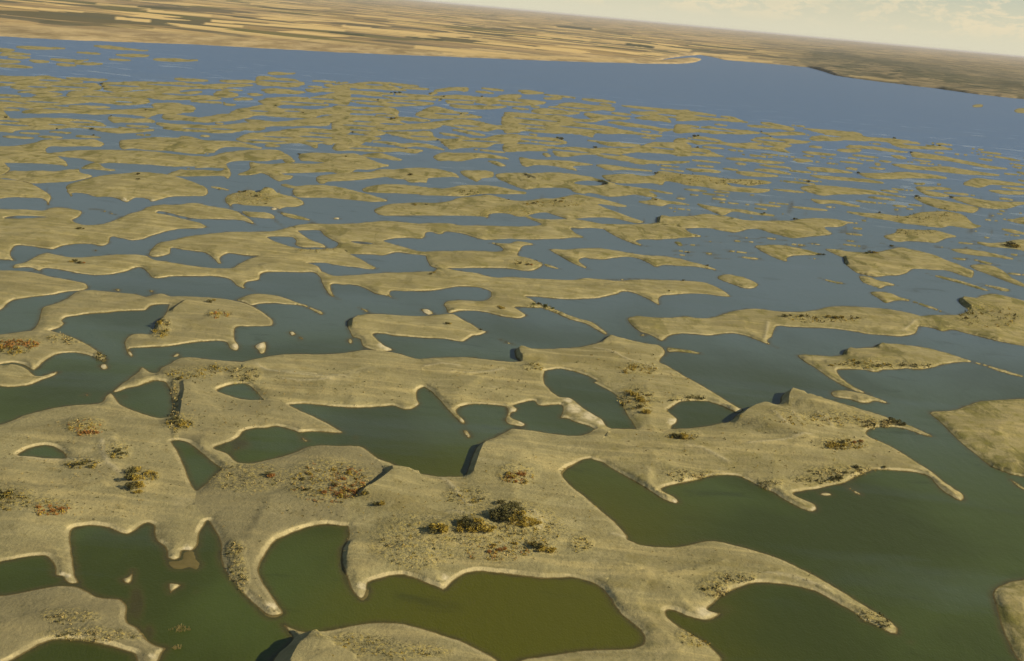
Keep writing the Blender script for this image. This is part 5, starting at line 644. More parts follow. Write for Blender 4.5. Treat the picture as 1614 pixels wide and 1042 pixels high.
BRUSH = [(700, 800, 260, 100, 420, ('straw', 'dark', 'gold'), 'sparse_brush'), (140, 740, 160, 80, 320, ('straw', 'dark'), 'sparse_brush'), (1200, 712, 220, 60, 320, ('straw', 'dark', 'gold'), 'sparse_brush'), (1150, 890, 150, 60, 120, ('straw', 'dark'), 'sparse_brush'), (510, 615, 130, 36, 130, ('straw', 'dark'), 'sparse_brush'), (340, 640, 90, 50, 170, ('straw', 'dark'), 'sparse_brush'), (1000, 600, 110, 55, 190, ('straw', 'gold', 'dark'), 'sparse_brush'), (760, 610, 90, 35, 90, ('straw', 'dark'), 'sparse_brush'), (450, 860, 110, 90, 140, ('straw', 'dark'), 'sparse_brush'),
         (518, 762, 62, 32, 260, ('gold', 'rust', 'straw', 'dark'), 'dry_brush'), (548, 770, 34, 16, 150, ('rust', 'rust', 'gold'), 'rust_brush'), (390, 755, 55, 22, 60, ('dark', 'straw'), 'sparse_brush'),
         (795, 838, 85, 38, 300, ('gold', 'dark', 'straw', 'gold'), 'yellow_brush'), (735, 785, 30, 12, 70, ('gold', 'dark'), 'yellow_brush'), (780, 872, 60, 14, 90, ('gold', 'rust'), 'dry_brush'), (655, 860, 60, 35, 90, ('gold', 'straw', 'dark'), 'sparse_brush'),
         (815, 752, 26, 11, 70, ('gold', 'rust'), 'rust_brush'), (915, 860, 16, 12, 30, ('gold', 'dark'), 'yellow_brush'),
         (135, 674, 26, 14, 90, ('straw', 'rust', 'gold'), 'dry_brush'), (133, 682, 22, 3, 40, ('rust',), 'rust_brush'), (80, 803, 30, 10, 60, ('rust', 'gold'), 'rust_brush'), (130, 733, 28, 6, 60, ('dark', 'gold'), 'dark_brush'),
         (185, 715, 18, 12, 40, ('dark', 'gold'), 'dark_brush'), (225, 752, 24, 10, 60, ('gold', 'dark'), 'yellow_brush'), (20, 790, 30, 16, 50, ('gold', 'dark'), 'yellow_brush'),
         (276, 640, 6, 45, 46, ('dark', 'straw'), 'dark_brush'), (283, 668, 22, 9, 60, ('gold', 'dark'), 'yellow_brush'), (300, 590, 40, 8, 50, ('gold', 'dark'), 'sparse_brush'), (345, 582, 30, 5, 40, ('dark', 'gold'), 'dark_brush'), (385, 592, 22, 14, 50, ('straw', 'dark'), 'sparse_brush'),
         (18, 543, 42, 7, 190, ('rust', 'rust', 'rust', 'gold'), 'rust_brush'), (20, 552, 30, 6, 60, ('gold', 'dark'), 'yellow_brush'), (105, 535, 30, 8, 40, ('dark', 'straw'), 'sparse_brush'), (160, 563, 10, 8, 30, ('dark',), 'dark_brush'),
         (252, 516, 14, 18, 60, ('gold', 'dark', 'straw'), 'yellow_brush'), (345, 497, 18, 5, 30, ('rust', 'gold'), 'rust_brush'),
         (1000, 630, 30, 16, 110, ('gold', 'dark', 'straw'), 'yellow_brush'), (1008, 583, 28, 8, 50, ('gold', 'straw'), 'yellow_brush'), (1085, 628, 25, 3, 40, ('dark',), 'dark_brush'), (840, 580, 14, 6, 25, ('gold', 'dark'), 'sparse_brush'),
         (1330, 702, 36, 8, 90, ('gold', 'gold', 'dark'), 'yellow_brush'), (1380, 668, 26, 7, 70, ('straw', 'dark'), 'sparse_brush'), (1335, 745, 60, 7, 80, ('dark', 'straw'), 'dark_brush'), (1290, 757, 40, 5, 40, ('dark',), 'dark_brush'), (1090, 750, 40, 7, 60, ('dark', 'straw'), 'dark_brush'), (1210, 765, 20, 6, 20, ('dark',), 'dark_brush'),
         (1075, 688, 25, 8, 40, ('gold', 'dark'), 'yellow_brush'), (1290, 663, 70, 9, 70, ('straw', 'gold'), 'sparse_brush'), (1155, 912, 30, 7, 50, ('dark', 'straw'), 'dark_brush'), (1125, 930, 22, 12, 60, ('dark', 'straw'), 'dark_brush'), (1100, 1005, 30, 16, 40, ('gold', 'dark'), 'sparse_brush'), (1370, 975, 25, 12, 30, ('dark',), 'dark_brush'), (1390, 985, 14, 8, 20, ('dark',), 'dark_brush'),
         (370, 870, 12, 14, 40, ('dark', 'straw'), 'dark_brush'), (375, 910, 14, 28, 60, ('straw', 'dark'), 'sparse_brush'), (110, 975, 40, 10, 40, ('dark', 'straw'), 'sparse_brush'), (150, 1003, 70, 8, 70, ('straw', 'dark'), 'sparse_brush'), (560, 1020, 60, 18, 50, ('dark', 'gold'), 'sparse_brush'), (640, 1030, 60, 12, 40, ('dark', 'gold'), 'sparse_brush'),
         (285, 992, 18, 5, 26, ('straw',), 'flooded_reeds'), (278, 1023, 6, 3, 8, ('straw',), 'flooded_reeds'),
         (1300, 503, 60, 6, 60, ('gold', 'dark'), 'yellow_brush'), (1360, 575, 40, 6, 50, ('dark', 'gold'), 'dark_brush'), (1420, 577, 60, 4, 40, ('dark',), 'dark_brush'), (870, 488, 40, 8, 90, ('green', 'dark'), 'green_brush'), (1560, 500, 50, 18, 60, ('gold', 'dark'), 'sparse_brush'),
         (395, 312, 35, 9, 90, ('gold', 'dark', 'straw'), 'yellow_brush'), (870, 322, 45, 5, 60, ('gold', 'dark'), 'yellow_brush'), (800, 340, 50, 10, 30, ('gold',), 'sparse_brush'), (735, 304, 24, 4, 60, ('dark', 'green'), 'green_brush'), (1470, 340, 60, 12, 110, ('green', 'dark', 'gold'), 'green_brush'), (1435, 365, 45, 6, 70, ('green', 'dark'), 'green_brush'),
         (1090, 282, 60, 8, 90, ('green', 'dark', 'gold'), 'green_brush'), (1160, 288, 45, 4, 60, ('green', 'dark'), 'green_brush'), (830, 415, 28, 5, 50, ('dark', 'gold'), 'dark_brush'), (500, 395, 30, 3, 30, ('gold', 'dark'), 'sparse_brush')]

def smooth_noise(x, y, sx, sy, o):
    return np.array([noise.noise(Vector((a / sx, b / sy, o))) for a, b in zip(x, y)])

GREY = {'C': .8, 'T': 1.0, 'A': .25, 'B': .45, 'K24': .5, 'K23': .4, 'K25': .35, 'R': .15, 'K22': .3}
VEGM = {'K12': .75, 'K11': .65, 'K16': .75, 'K14': .45, 'K20': 1.6, 'K19': 1.4, 'K17': .9, 'K18': .8, 'G2': 1.4, 'm25': 1.6, 'm26': 1.4, 'm36h': 1.5, 'm36i': 1.5, 'K13': .3, 'm42': .5, 'm36': .55, 'm41b': 1.2}

def build(o):
    fine_x, fine_y, co_x, co_y, band = (3.0, 2.2, 5.5, 3.5, 11.0) if o.cy > 560 else ((3.0, 1.8, 5.0, 3.0, 8.0) if o.cy > 330 else (3.0, 1.5, 4.5, 1.9, 4.0))
    rings = [P for P, S in o.out]
    allp = np.concatenate(rings); lo, hi = allp.min(0), allp.max(0)
    K = np.array([1.0, 1.8])
    A, B = np.concatenate(rings) * K, np.concatenate([np.roll(P, -1, 0) for P in rings]) * K
    def grid(dx, dy):
        gx, gy = np.meshgrid(np.arange(lo[0], hi[0], dx), np.arange(lo[1], hi[1], dy)); g = np.stack([gx.ravel(), gy.ravel()], 1)
        if not len(g): return g
        g += rng.uniform(-.33, .33, g.shape) * (dx, dy)
        return g[inside(g, rings)]
    g1 = grid(fine_x, fine_y); g2 = grid(co_x, co_y); pts = []
    if len(g1):
        d1, _ = seg_dist(g1 * K, A, B); pts.append(g1[(d1 > 1.5) & (d1 <= band)])
    if len(g2):
        d2, _ = seg_dist(g2 * K, A, B); pts.append(g2[d2 > band])
    for G, H, w, R in SCARP_G:                      # rows of points that keep the crest of a slip face crisp
        for off in (0.2, 0.45, 0.7, 0.92, 1.0, 1.1, 1.4):
            q = []
            for i in range(len(G) - 1):
                e = G[i + 1] - G[i]; L = np.hypot(*e); e = e / max(L, 1e-6); k = max(2, int(L / 1.6))
                q += [G[i] + e * L * j / k + np.array((e[1], -e[0])) * w * off for j in range(k)]
            q = project(np.array(q), np.zeros(len(q))); q = q[(q > lo).all(1) & (q < hi).all(1)]
            if len(q): q = q[inside(q, rings)]
            if len(q):
                dq, _ = seg_dist(q * K, A, B); q = q[dq > 1.0]
                if len(q): pts.append(q)
    for G in LINE_G:
        for off in (-2.6, -1.1, 0.0, 1.1, 2.6):
            q = []
            for i in range(len(G) - 1):
                e = G[i + 1] - G[i]; L = np.hypot(*e); e = e / max(L, 1e-6); k = max(2, int(L / 3.0))
                q += [G[i] + e * L * j / k + np.array((e[1], -e[0])) * off for j in range(k)]
            q = project(np.array(q), np.zeros(len(q))); q = q[(q > lo).all(1) & (q < hi).all(1)]
            if len(q): q = q[inside(q, rings)]
            if len(q):
                dq, _ = seg_dist(q * K, A, B); q = q[dq > 1.2]
                if len(q): pts.append(q)
    inner = np.concatenate(pts) if pts else np.zeros((0, 2))
    V = np.concatenate([allp, inner]); E = []; base = 0
    for P in rings:
        n = len(P); E += [(base + i, base + (i + 1) % n) for i in range(n)]; base += n
    res = geometry.delaunay_2d_cdt([Vector((v[0], v[1] * 1.8)) for v in V], E, [], 0, 1e-5)
    vv = np.array([(v[0], v[1] / 1.8) for v in res[0]]); ff = np.array([f for f in res[2]], int)
    ff = ff[inside(vv[ff].mean(1), rings)]
    used = np.unique(ff); rm = -np.ones(len(vv), int); rm[used] = np.arange(len(used)); vv = vv[used]; ff = rm[ff]
    X = ground(vv[:, 0], vv[:, 1])
    a, b = segs[find(id(o))]
    GA, GB = ground(a[:, 0], a[:, 1]), ground(b[:, 0], b[:, 1])
    d, N = seg_dist(X, GA, GB)
    dist = np.hypot(X[:, 0], X[:, 1]); view = X / dist[:, None]
    n = (X - N) / np.maximum(d, 1e-3)[:, None]
    face = (n * view).sum(1)
    sc = np.interp(dist, [600, 1500, 4000], [1.0, 0.75, 0.42])
    bn = 0.75 + 0.6 * smooth_noise(N[:, 0], N[:, 1], 45, 45, 2.0)
    facing = sstep(-0.1, 0.75, face)
    left = sstep(0.2, 0.9, n[:, 0])
    bk = np.clip(0.35 + 1.5 * smooth_noise(N[:, 0], N[:, 1], 28, 28, 12.0), 0.0, 1.4)
    hb = (0.15 + 1.2 * facing * (0.45 + bk) + 0.6 * left) * bn * sc
    und = smooth_noise(X[:, 0], X[:, 1], 120, 60, 5.0) * 1.5 - 1.5 * np.abs(smooth_noise(X[:, 0], X[:, 1], 60, 38, 8.0)) + smooth_noise(X[:, 0], X[:, 1], 24, 15, 3.0) * 0.45 + smooth_noise(X[:, 0], X[:, 1], 10, 7, 1.0) * 0.22
    z = 0.05 * np.minimum(d, 4) + hb * sstep(0.9, 3.6 + 2.5 * (1.4 - bk), d) + 4.6 * sc * (1 - np.exp(-d / 62.0)) + und * np.clip(d / 22.0, 0, 1) * sc
    z = np.maximum(z, 0.06 * np.minimum(d, 8) + 0.05 * hb)
    slip = np.zeros(len(X), bool)
    for G, H, w, R in SCARP_G:
        c = G.mean(0); ext = np.abs(G - c).max() + 3 * R
        m = (np.abs(X - c).max(1) < ext)
        if not m.any(): continue
        D, Q = seg_dist(X[m], G[:-1], G[1:])
        # signed side by the nearest segment
        best = np.full(m.sum(), 1e18); side = np.zeros(m.sum()); u = np.zeros(m.sum())
        L = np.hypot(*(G[1:] - G[:-1]).T); acc = np.concatenate([[0], np.cumsum(L)])
        for i in range(len(G) - 1):
            e = (G[i + 1] - G[i]) / max(L[i], 1e-6); rel = X[m] - G[i]; tt = rel @ e
            tc = np.clip(tt, 0, L[i]); dd = np.hypot(*(rel - tc[:, None] * e).T)
            s = rel[:, 0] * e[1] - rel[:, 1] * e[0]
            k = dd < best; best[k] = dd[k]; side[k] = s[k]; u[k] = ((acc[i] + tt) / acc[-1])[k]
        taper = sstep(-0.15, 0.1, u) * sstep(1.12, 0.92, u)
        add = H * np.clip(best / w, 0, 1) * np.exp(-(np.maximum(best - w, 0) / R) ** 2) * taper * (side > 0)
        z[m] += add; slip[np.where(m)[0][(side > 0) & (best <= w * 1.03) & (taper > 0.35)]] = True
    for c, r, h in MOUND_G:
        q = ((X - c) ** 2).sum(1) / r ** 2
        z += h * np.exp(-q) * np.clip(d / 4, 0, 1)
    if o.name == 'mud_shoal': z = 0.03 + 0.22 * (1 - np.exp(-d / 4.0)) + 0.04 * und
    onshore = d < 0.02
    z[onshore] = -0.06
    pale = np.zeros(len(X))
    for px, py, r in PALE:
        q = ((vv[:, 0] - px) ** 2 + ((vv[:, 1] - py) * 1.5) ** 2) / (r * 1.0) ** 2
        pale = np.maximum(pale, sstep(1.15, 0.25, q))
    for G in LINE_G:
        m = (np.abs(X - G.mean(0)).max(1) < np.abs(G - G.mean(0)).max() + 15)
        if m.any():
            D, _ = seg_dist(X[m], G[:-1], G[1:]); z[m] += 0.55 * np.exp(-(D / 2.4) ** 2) * np.clip(d[m] / 4, 0, 1); pale[m] = np.maximum(pale[m], 0.42 * np.exp(-(D / 1.6) ** 2))
    hum = np.zeros(len(X))
    for cx, cy, rx, ry, *_r in BRUSH[9:]:
        q = ((vv[:, 0] - cx) / (rx * 1.25)) ** 2 + ((vv[:, 1] - cy) / (ry * 1.25)) ** 2
        hum = np.maximum(hum, sstep(1.3, 0.5, q))
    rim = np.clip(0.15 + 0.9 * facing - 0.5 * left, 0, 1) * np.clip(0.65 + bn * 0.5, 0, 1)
    vegv = np.interp(o.cy, [150, 330, 520, 760], [0.75, 0.5, 0.22, 0.06]) + np.interp(o.cx, [200, 800, 1500], [-0.12, 0, 0.28])
    vegv = np.clip(VEGM.get(o.key, vegv), 0, 1)
    # skirt below the waterline
    cnt = {}
    for f in ff:
        for i in range(3):
            e = (f[i], f[(i + 1) % 3]); cnt[e] = 1
    bnd = [e for e in cnt if (e[1], e[0]) not in cnt]
    sf = slip[ff].all(1); comp = []
    if sf.sum() >= 12:
        idx = np.where(sf)[0]; pr = {int(v): int(v) for v in np.unique(ff[idx])}
        def fd(a):
            while pr[a] != a: pr[a] = pr[pr[a]]; a = pr[a]
            return a
        for f in ff[idx]:
            pr[fd(int(f[1]))] = fd(int(f[0])); pr[fd(int(f[2]))] = fd(int(f[0]))
        lab = np.array([fd(int(ff[k][0])) for k in idx])
        for l_ in np.unique(lab):
            if (lab == l_).sum() >= 12: comp.append(idx[lab == l_])
    drop = np.zeros(len(ff), bool)
    for c_ in comp: drop[c_] = True
    main_ff = ff[~drop]
    verts = np.column_stack([X, z]).tolist(); faces = main_ff.tolist(); sk = {}
    org = len(verts)
    for e in bnd:
        for i in e:
            if i not in sk: sk[i] = len(verts); verts.append([X[i, 0], X[i, 1], float(z[i])]); verts.append([X[i, 0], X[i, 1], -1.6])
        faces.append([sk[e[1]], sk[e[0]], sk[e[0]] + 1, sk[e[1]] + 1])
    # all triangles face up
    nf = len(main_ff); Vn = np.array(verts)
    tri = Vn[np.array(faces[:nf])]; cz = np.cross(tri[:, 1] - tri[:, 0], tri[:, 2] - tri[:, 0])[:, 2]
    if (cz < 0).sum() > nf / 2: faces = [f[::-1] for f in faces]
    ext = len(verts) - org; si = [i for i in sk for _ in (0, 1)]
    def full(v): v = np.asarray(v, float); return np.concatenate([v, v[si]]) if ext else v
    base_xy = X[d.argmax()] if len(X) else X[0]
    base = np.array([base_xy[0], base_xy[1], 0.0])
    verts = (np.array(verts) - base).tolist()
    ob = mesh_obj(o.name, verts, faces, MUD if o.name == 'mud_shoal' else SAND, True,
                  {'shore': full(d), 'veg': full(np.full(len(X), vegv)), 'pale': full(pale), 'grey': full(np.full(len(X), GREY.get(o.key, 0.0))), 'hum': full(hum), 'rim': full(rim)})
    ob.location = base
    for c_ in comp:
        sff = ff[c_]; us = np.unique(sff); r2 = -np.ones(len(X), int); r2[us] = np.arange(len(us)); f2 = r2[sff]
        v2 = np.column_stack([X, z])[us]; tri = v2[f2]; cz = np.cross(tri[:, 1] - tri[:, 0], tri[:, 2] - tri[:, 0])[:, 2]
        if (cz < 0).sum() > len(f2) / 2: f2 = f2[:, ::-1]
        ch = mesh_obj('slip_face', (v2 - base).tolist(), f2.tolist(), SAND, True, {'shore': d[us], 'veg': np.full(len(us), vegv), 'pale': pale[us], 'grey': np.full(len(us), GREY.get(o.key, 0.0)), 'hum': hum[us], 'rim': rim[us] * 0})
        ch.parent = ob
    o.pr = project(X, z); o.obj = ob; o.vv = vv; o.X = X; o.z = z; o.ff = ff; o.area = 0.0
    return ob

def ordinal(n):
    w = ['first', 'second', 'third', 'fourth', 'fifth', 'sixth', 'seventh', 'eighth', 'ninth', 'tenth', 'eleventh', 'twelfth', 'thirteenth', 'fourteenth', 'fifteenth', 'sixteenth', 'seventeenth', 'eighteenth', 'nineteenth', 'twentieth']
    if n <= 20: return w[n - 1]
    tens = ['twenty', 'thirty', 'forty', 'fifty', 'sixty', 'seventy', 'eighty', 'ninety'][n // 10 - 2]
    return tens + '-' + w[n % 10 - 1] if n % 10 else {'twenty': 'twentieth', 'thirty': 'thirtieth', 'forty': 'fortieth', 'fifty': 'fiftieth', 'sixty': 'sixtieth', 'seventy': 'seventieth', 'eighty': 'eightieth', 'ninety': 'ninetieth'}[tens]

# names and labels of the far islands: rows counted back from the open lake, along lines parallel to the far shore
far = [o for o in isles if o.name == 'FAR']
lake_bars = [o for o in far if o.cx < 330 and o.cy < 108]
marsh = [o for o in far if o.cx > 1500 and o.cy < 180]
rest = [o for o in far if o not in lake_bars and o not in marsh]
def edge_y(x): return np.interp(x, [0, 500, 800, 1075, 1350, 1614], [119, 124, 138, 170, 205, 240])
for o in far:
    P = o.rings[0][0]; xs = [p[0] for p in P]; ys = [p[1] for p in P]
    o.w = max(xs) - min(xs); o.h = max(ys) - min(ys); ar = o.w / max(o.h, 1)
    big = o.w > 150; small = o.w < 40
    o.shape = 'long ribbed' if big and ar < 9 else ('long thin' if ar > 9 and o.w > 60 else ('tiny' if small and o.h < 5 else ('short thin' if ar > 6 else ('stubby' if small else 'broad flat'))))
    o.name = 'sandbar' if ar > 6 else ('islet' if small else 'sand_island'); o.cat = 'sandbar' if ar > 6 else ('islet' if small else 'island')
rows = {}
for o in rest: rows.setdefault(int(min(8, max(0, (o.cy - edge_y(o.cx)) // 12))), []).append(o)
for r, L in rows.items():
    L.sort(key=lambda q: q.cx)
    for i, o in enumerate(L):
        noun = {'sandbar': 'sandbar', 'islet': 'islet', 'island': 'sand island'}[o.cat]
        o.label = '%s far %s, %s from left in %s row from the open lake' % (o.shape, noun, ordinal(i + 1), ordinal(r + 1))
        o.place = 'the %s far %s in the %s row' % (ordinal(i + 1), noun, ordinal(r + 1))
lake_bars.sort(key=lambda q: (round(q.cy / 8), q.cx))
for i, o in enumerate(lake_bars):
    o.label = 'faint sandbar awash in the blue lake at upper left, %s counted from the far shore' % ordinal(i + 1); o.place = 'the lake bar'
    o.name = 'sandbar'; o.cat = 'sandbar'
for i, o in enumerate(sorted(marsh, key=lambda q: q.cx)):
    o.label = ['thin green marsh islet in open lake near the far right shore', 'dark green marsh islet cut by the right edge in open lake'][i]; o.place = 'the marsh islet'
    o.name = 'marsh_islet'; o.cat = 'islet'; VEGM[o.key] = 1.6
GROUPN = {'dune': 'joined sand dunes', 'island': 'sand islands in the lake', 'sandbar': 'low sandbars', 'islet': 'small islets', 'shoal': None}
for o in isles:
    ob = build(o); tag(ob, o.label, o.cat, GROUPN[o.cat])

# ------------------------------------------------------------------ water, far country
SHELF = [(215, 950, 18, 40, 1.1), (235, 1000, 14, 25, 1.0), (110, 900, 14, 14, .9), (300, 885, 22, 18, 1.0), (378, 700, 26, 14, 1.0), (350, 705, 14, 8, .9), (560, 690, 10, 8, .8), (1135, 960, 28, 16, .8), (575, 938, 14, 12, .9), (430, 968, 18, 12, .9),
         (1290, 800, 16, 8, .6), (1345, 770, 22, 10, .6), (1300, 765, 16, 7, .6), (272, 928, 10, 10, .7), (310, 932, 14, 7, .6), (205, 912, 8, 8, .8), (465, 990, 20, 10, .7), (745, 950, 14, 5, .5), (1435, 1012, 16, 7, .7), (195, 626, 12, 6, .8)]
def water():
    from mathutils import kdtree
    pts = [P for o in isles for P, S in o.out if o.cy > 300]
    sp_ = []
    for o in isles:
        if o.cy > 300:
            for P, S in o.out: sp_.append(P[~S])
    sp_ = np.concatenate(sp_); G = ground(sp_[:, 0], sp_[:, 1])
    kd = kdtree.KDTree(len(G))
    for i, g in enumerate(G): kd.insert((g[0], g[1], 0), i)
    kd.balance()
    gx = np.arange(-160, 1790, 4.5); gy = np.concatenate([np.arange(130, 340, 15), np.arange(340, 560, 3.0), np.arange(560, 1120, 4.0)])
    # rows follow the horizon so that the sheet stays in front of it
    PX_, PY_ = np.meshgrid(gx, gy); PY_ = PY_ + (PX_ - PW / 2) * math.tan(ROLL) * np.interp(PY_, [130, 600], [1, 0])
    X = ground(PX_.ravel(), PY_.ravel()); n, m = len(gy), len(gx)
    shoal = np.zeros(len(X))
    for i, (x, y) in enumerate(X):
        if PY_.ravel()[i] < 300: continue
        d = kd.find((x, y, 0))[2]; shoal[i] = max(0, 1 - d / 6.0)
    fx, fy = PX_.ravel(), PY_.ravel()
    for px, py, rx, ry, a in SHELF: shoal = np.maximum(shoal, a * np.exp(-((fx - px) / rx) ** 2 - ((fy - py) / ry) ** 2))
    V = [(x, y, 0.0) for x, y in X]; Fc = [(j * m + i + 1, j * m + i, (j + 1) * m + i, (j + 1) * m + i + 1) for j in range(n - 1) for i in range(m - 1)]
    R = 60000.0; k = len(V); q = 24
    xs = np.linspace(-1, 1, q + 1); xs = np.sign(xs) * xs ** 2 * R
    V += [(x, y, -0.06) for y in xs for x in xs]
    Fc += [(k + j * (q + 1) + i, k + j * (q + 1) + i + 1, k + (j + 1) * (q + 1) + i + 1, k + (j + 1) * (q + 1) + i) for j in range(q) for i in range(q)]
    tri = np.array([V[a] for a in Fc[0]]); 
    if np.cross(tri[1] - tri[0], tri[2] - tri[0])[2] < 0: Fc[:(n - 1) * (m - 1)] = [f[::-1] for f in Fc[:(n - 1) * (m - 1)]]
    ob = mesh_obj('lake_water', V, Fc, WATER, False, {'shoal': np.concatenate([shoal, np.zeros((q + 1) ** 2)])})
    return tag(ob, kind='structure')
water()

SHORE = [(-900, 33), (-400, 46), (-100, 56), (0, 57.5), (100, 63), (160, 65.2), (300, 70), (420, 76.5), (540, 83), (640, 87), (720, 90), (841, 95), (941, 98.5), (1000, 99.5), (1030, 98.5), (1052, 92), (1078, 88.5), (1104, 86.5), (1122, 90),
         (1141, 94.5), (1208, 100), (1275, 106.5), (1300, 113), (1316, 119), (1352, 124.5), (1408, 131.5), (1475, 139.5), (1542, 149), (1609, 156), (1750, 172), (2100, 208), (2700, 265)]
def terrain():
    sx = [p[0] for p in SHORE]; sy = [p[1] for p in SHORE]
    xs = np.concatenate([np.arange(-900, -60, 40), np.arange(-60, 1700, 5), np.arange(1700, 2701, 40)])
    ys = np.interp(xs, sx, sy) + np.array([0.5 * noise.noise(Vector((x * 0.035, 0, 4))) + 0.35 * noise.noise(Vector((x * 0.15, 0, 8))) for x in xs])
    S = ground(xs, ys); r = np.hypot(S[:, 0], S[:, 1]); dirv = S / r[:, None]
    steps = np.concatenate([[0, 15, 40, 90, 160, 260, 400], np.geomspace(520, 240000, 130)])
    V = []; rough = []; inl = []; crop = []
    STRIPS = [(232, 17, 331, 24.5, 1.8, 1), (184, 28.5, 237, 33.5, 2.2, 1), (321, 37, 381, 41.5, 2.0, 1), (331, 32.5, 545, 48, 1.8, 1), (540, 41, 676, 55, 1.9, 1), (655, 74, 800, 87, 2.8, .8), (741, 60, 842, 76, 2.2, .7), (60, 14, 130, 19, 1.6, .8), (150, 6, 235, 13, 1.4, .8),
              (395, 6, 520, 14, 1.4, .7), (560, 24, 660, 33, 1.6, .7), (845, 55, 930, 64, 1.6, .8), (1000, 72, 1090, 80, 2.0, .8), (1095, 84, 1180, 91, 1.8, .7), (1130, 92, 1220, 98, 1.5, .6), (700, 84, 1000, 96, 2.2, .5), (1340, 119, 1420, 129, 1.5, .35),
              (520, 51, 575, 56, 1.4, -1), (640, 58, 700, 64, 1.2, -1), (880, 42, 935, 46, 1.6, -1), (985, 69, 1030, 75, 1.7, -1), (215, 10, 300, 15, 1.2, -.8), (60, 34, 240, 44, 2.5, -.5), (1280, 84, 1500, 112, 5.0, -.45), (1420, 112, 1614, 135, 6.0, -.5)]
    pr_all = []
    for k, st in enumerate(steps):
        for i in range(len(xs)):
            p = dirv[i] * (r[i] + st); x, y = p
            rx = float(np.clip((xs[i] - 1120) / 170, 0, 1)) * float(np.interp(st, [0, 9000, 30000], [1, 0.9, 0.35]))
            bluff = (9 + 10 * rx) * (1 + 0.6 * noise.noise(Vector((x / 700, y / 700, 1))))
            z = bluff * (1 - math.exp(-st / (60 if rx > .4 else 220)))
            z += min(1, st / 2500) * (22 * noise.noise(Vector((x / 4200, y / 4200, 2))) + 8) + rx * min(1, st / 700) * 34 * max(-.2, noise.noise(Vector((x / 900, y / 1500, 7))) + .6 * noise.noise(Vector((x / 350, y / 600, 3))))
            z += 150 * float(sstep(9000, 120000, np.array(st))) * 1.0
            if k == 0: z = -1.0
            pr_all.append((x, y, max(z, 0))); V.append((x, y, max(z, -1.0 if k == 0 else 0.6))); rough.append(min(1, rx)); inl.append(st)
    m = len(xs); Fc = [(k * m + i, k * m + i + 1, (k + 1) * m + i + 1, (k + 1) * m + i) for k in range(len(steps) - 1) for i in range(m - 1)]
    A3 = np.array(pr_all); q = project(A3[:, :2], A3[:, 2]); crop = np.zeros(len(q))
    for x0, y0, x1, y1, h, a in STRIPS:
        yc = y0 + (y1 - y0) * (q[:, 0] - x0) / (x1 - x0)
        m = (q[:, 0] > x0) & (q[:, 0] < x1) & (np.abs(q[:, 1] - yc) < h); crop[m] = a
    tag(mesh_obj('far_shore_land', V, Fc, LAND, True, {'rough': rough, 'inland': inl, 'crop': crop}), kind='structure')
    # low point of land that shelters the inlet
    P = catmull([(1000, 99.8), (1040, 100.6), (1075, 100.4), (1098, 97.5), (1106, 93.4), (1096, 91.2), (1075, 92.2), (1050, 94.5), (1020, 98)], True, 3)
    G = ground(P[:, 0], P[:, 1]); c = G.mean(0); V = []; n = len(G)
    for s, z in ((1.0, -1.0), (0.93, 5.0), (0.6, 9.0), (0.2, 10.0)): V += [(*(c + (g - c) * s), z) for g in G]
    V.append((*c, 10.5)); Fc = [(k * n + i, k * n + (i + 1) % n, (k + 1) * n + (i + 1) % n, (k + 1) * n + i) for k in range(3) for i in range(n)] + [(3 * n + i, 3 * n + (i + 1) % n, 4 * n) for i in range(n)]
    tag(mesh_obj('land_point', V, Fc, LAND, True, {'rough': [0.0] * len(V), 'inland': [100.0] * len(V)}), kind='structure')
terrain()

# ------------------------------------------------------------------ shrubs
BARK = leaf_material('bark', (0.07, 0.05, 0.03), (0.12, 0.09, 0.055))
def shrub_mesh(name, seed, n, mat, tall=0.75):
    rs = np.random.default_rng(seed); V = []; Fc = []
    lumps = [(rs.uniform(-.32, .32), rs.uniform(-.32, .32), rs.uniform(.25, .5) * tall, rs.uniform(.22, .36)) for _ in range(6)]
    for _ in range(n):
        lx, ly, lz, lr = lumps[rs.integers(len(lumps))]
        v = rs.normal(size=3); v /= np.linalg.norm(v); v *= lr * rs.uniform(.55, 1.0)
        c = np.array((lx, ly, max(.03, lz))) + v * (1, 1, tall * 1.1); c[2] = max(.02, c[2])
        s = rs.uniform(.05, .11); a = rs.normal(size=3); a /= np.linalg.norm(a); b = np.cross(a, rs.normal(size=3)); b /= np.linalg.norm(b)
        k = len(V); V += [tuple(c - a * s), tuple(c + b * s * .6), tuple(c + a * s), tuple(c - b * s * .6)]; Fc.append((k, k + 1, k + 2, k + 3))
    me = bpy.data.meshes.new(name); me.from_pydata(V, [], Fc); me.materials.append(mat); me.update()
    V, Fc = [], []
    for lx, ly, lz, lr in lumps:                       # stems
        k = len(V); V += [(-.02, -.02, -.15), (.02, -.02, -.15), (0, .02, -.15), (lx, ly, lz)]; Fc += [(k, k + 1, k + 3), (k + 1, k + 2, k + 3), (k + 2, k, k + 3)]
    ms = bpy.data.meshes.new(name + '_stem'); ms.from_pydata(V, [], Fc); ms.materials.append(BARK); ms.update(); return me, ms
SHRUB = {k: [shrub_mesh('shrub_' + k, 10 * i + j, 230, m) for j in range(3)] for i, (k, m) in enumerate(LEAF.items())}

